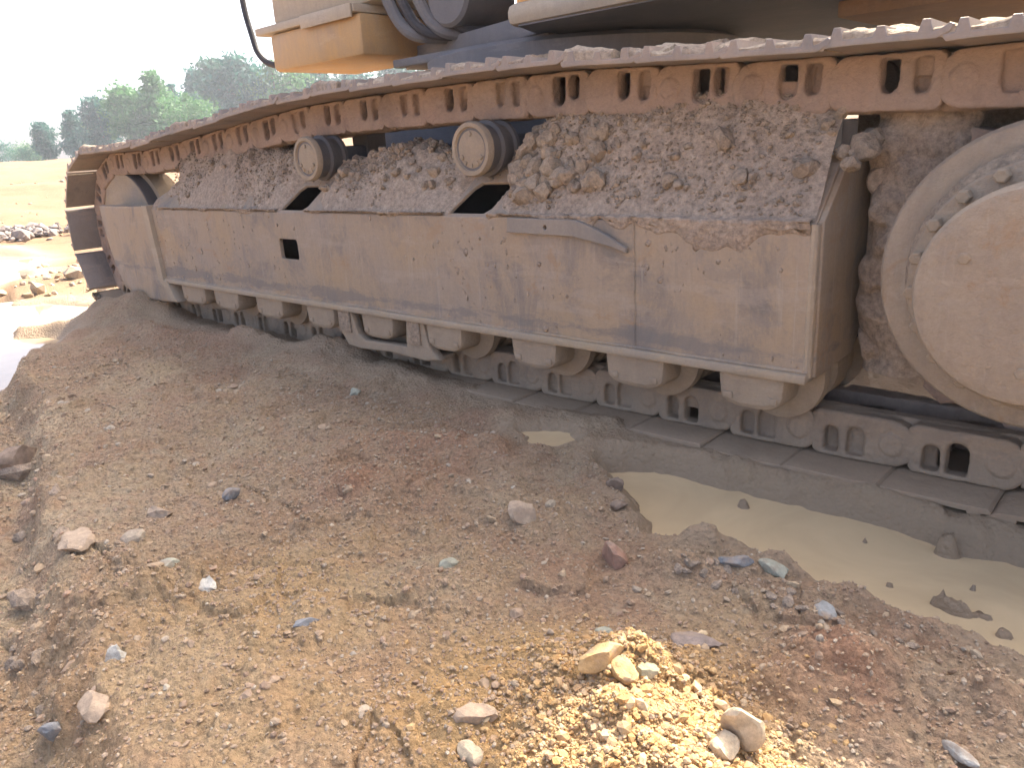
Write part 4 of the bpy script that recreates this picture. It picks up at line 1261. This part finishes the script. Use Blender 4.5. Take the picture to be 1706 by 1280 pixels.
def tree(px, dist, ytop, wide, shape, leaf, label, seed, n=4200, base=None):
    r = np.random.default_rng(seed)
    dirv = (px - W / 2) / FOC * CR + CF * 1.0
    hd = np.array([dirv[0], dirv[1]]); hd /= np.linalg.norm(hd)
    x, y = CAM[0] + hd[0] * dist, CAM[1] + hd[1] * dist
    z = gz(x, y) - .1
    # height from where its tip stands against the sky
    d0 = (px - W / 2) / FOC * CR - (ytop - H / 2) / FOC * CU + CF
    h = CAM[2] + d0[2] / math.hypot(d0[0], d0[1]) * dist - z
    spread = wide * h
    t = thing('tree', label, 'tree', (x, y, z), 'trees beyond the clearing')
    bm = bmesh.new()
    add_tube(bm, smooth_path([(0, 0, 0), (.05 * h * r.normal() * .3, 0, h * .4), (.03 * h * r.normal(), .02 * h * r.normal(), h * .93)], 4), .018 * h, 7)
    for vtx in bm.verts:
        k_ = 1 - .8 * max(vtx.co.z, 0) / h; 
        vtx.co.x *= k_ if abs(vtx.co.x) < .03 * h else 1; vtx.co.y *= k_
    limbs = []
    nl = 16 if shape != 'bush' else 10
    for i in range(nl):
        f_ = (.22 if shape != 'bush' else .05) + .72 * i / nl
        a = i * 2.4 + r.normal() * .4
        if shape == 'cone': L = spread * (1.05 - f_) * r.uniform(.75, 1.15)
        elif shape == 'pine': L = spread * (.35 + .65 * math.sin(f_ * 3.0)) * r.uniform(.6, 1.15)
        else: L = spread * math.sin(.35 + f_ * 2.5) * r.uniform(.65, 1.15)
        tip = Vector((math.cos(a) * L, math.sin(a) * L, f_ * h + L * (.35 if shape != 'cone' else .05)))
        add_tube(bm, [(0, 0, f_ * h), tip * .5 + Vector((0, 0, f_ * h * .5)), tip], .004 * h, 5)
        limbs.append((np.array([0, 0, f_ * h]), np.array(tip), L))
    bmesh.ops.recalc_face_normals(bm, faces=bm.faces)
    obj('trunk', finish(bm, 'trunk'), bark, t, Matrix.Translation((x, y, z)))
    # leaf clumps strung along the limbs
    ids = r.integers(0, nl, n); u = r.beta(2.2, 1.1, n)
    A = np.array([l[0] for l in limbs])[ids]; B = np.array([l[1] for l in limbs])[ids]; L = np.array([l[2] for l in limbs])[ids]
    c = A + (B - A) * u[:, None] + r.normal(size=(n, 3)) * (L * .20 + .035 * h)[:, None] * np.array([1, 1, .7])
    top = r.random(n) < .06
    c[top] = np.stack([r.normal(0, .04 * h, top.sum()), r.normal(0, .04 * h, top.sum()), h * r.uniform(.82, 1.0, top.sum())], 1)
    sz = h * r.uniform(.020, .042, n)
    d1 = r.normal(size=(n, 3)); d1 /= np.linalg.norm(d1, axis=1)[:, None]
    d2 = np.cross(d1, r.normal(size=(n, 3))); d2 /= np.linalg.norm(d2, axis=1)[:, None]
    d1 *= sz[:, None]; d2 *= (sz * .55)[:, None]
    v = np.stack([c - d1, c - d2, c + d1 * 1.1, c + d2], 1).reshape(-1, 3)
    f = np.arange(n * 4).reshape(n, 4)
    obj('crown', np_mesh('crown', v, f, False), LEAF[leaf], t, Matrix.Translation((x, y, z)))
    return t
TREES = [
    (-70, 62, 236, .75, 'bush', 0, 'low rounded tree cut by the left edge of the view'),
    (28, 60, 240, .9, 'bush', 1, 'lowest broad bush at the left end of the tree line'),
    (86, 66, 228, .62, 'bush', 2, 'round dark bush right of the lowest broad bush'),
    (128, 58, 242, .8, 'bush', 0, 'small bush under the gap at the low end of the tree line'),
    (168, 57, 200, .22, 'pine', 2, 'thin lone sapling standing apart in the gap'),
    (150, 62, 236, .8, 'bush', 1, 'pale low bush behind the foot of the thin sapling'),
    (214, 56, 180, .30, 'cone', 2, 'dark conical tree just right of the thin sapling'),
    (258, 57, 160, .34, 'pine', 2, 'blue-green loose tree beside the dark conical one'),
    (303, 55, 142, .36, 'pine', 1, 'mid-height fresh green tree left of the pointed one'),
    (346, 54, 116, .32, 'cone', 1, 'pointed pale green tree with the sharpest tip'),
    (392, 48, 152, .55, 'bush', 1, 'bright yellow-green bushy tree low above the track'),
    (442, 58, 96, .24, 'pine', 0, 'tall dark pine left of the grab rail bottom'),
    (372, 60, 138, .42, 'bush', 2, 'blue-green rounded tree filling the dip right of the pointed one'),
    (410, 62, 112, .34, 'cone', 2, 'narrow blue-green tree at the left flank of the tall dark pine'),
    (236, 63, 190, .5, 'bush', 1, 'pale low tree behind the dark conical one'),
    (322, 60, 150, .42, 'bush', 2, 'dusky bushy tree between the fresh green and the pointed one'),
    (475, 57, 92, .34, 'pine', 2, 'tall blue-green pine directly under the yellow box'),
    (525, 56, 98, .36, 'bush', 1, 'broad leafy tree below the middle of the yellow box'),
    (575, 58, 90, .34, 'pine', 0, 'dark pine seen below the right end of the yellow box'),
    (640, 57, 92, .36, 'bush', 2, 'blue-green round tree where the track hides the tree line'),
    (720, 60, 84, .34, 'pine', 0, 'dark pine seen through the gap by the pivot drum'),
]
for i, (px, d, h, sp, sh, lf, lab) in enumerate(TREES):
    tree(px, d, h, sp, sh, lf, lab, 900 + i)

# ------------------------------------------------------------------ haze
def haze(density):
    me = box('haze', -140, 90, -40, 140, -1.4, 14.0)
    mt = bpy.data.materials.new('pale haze'); mt.use_nodes = True
    nt = mt.node_tree; nt.nodes.clear()
    out = nt.nodes.new('ShaderNodeOutputMaterial'); pv = nt.nodes.new('ShaderNodeVolumePrincipled')
    pv.inputs['Color'].default_value = (.86, .93, 1.0, 1); pv.inputs['Density'].default_value = density
    pv.inputs['Anisotropy'].default_value = .35
    nt.links.new(pv.outputs[0], out.inputs['Volume'])
    tag(obj('haze', me, mt), 'pale dusty haze over the clearing', kind='stuff')
haze(.0023)
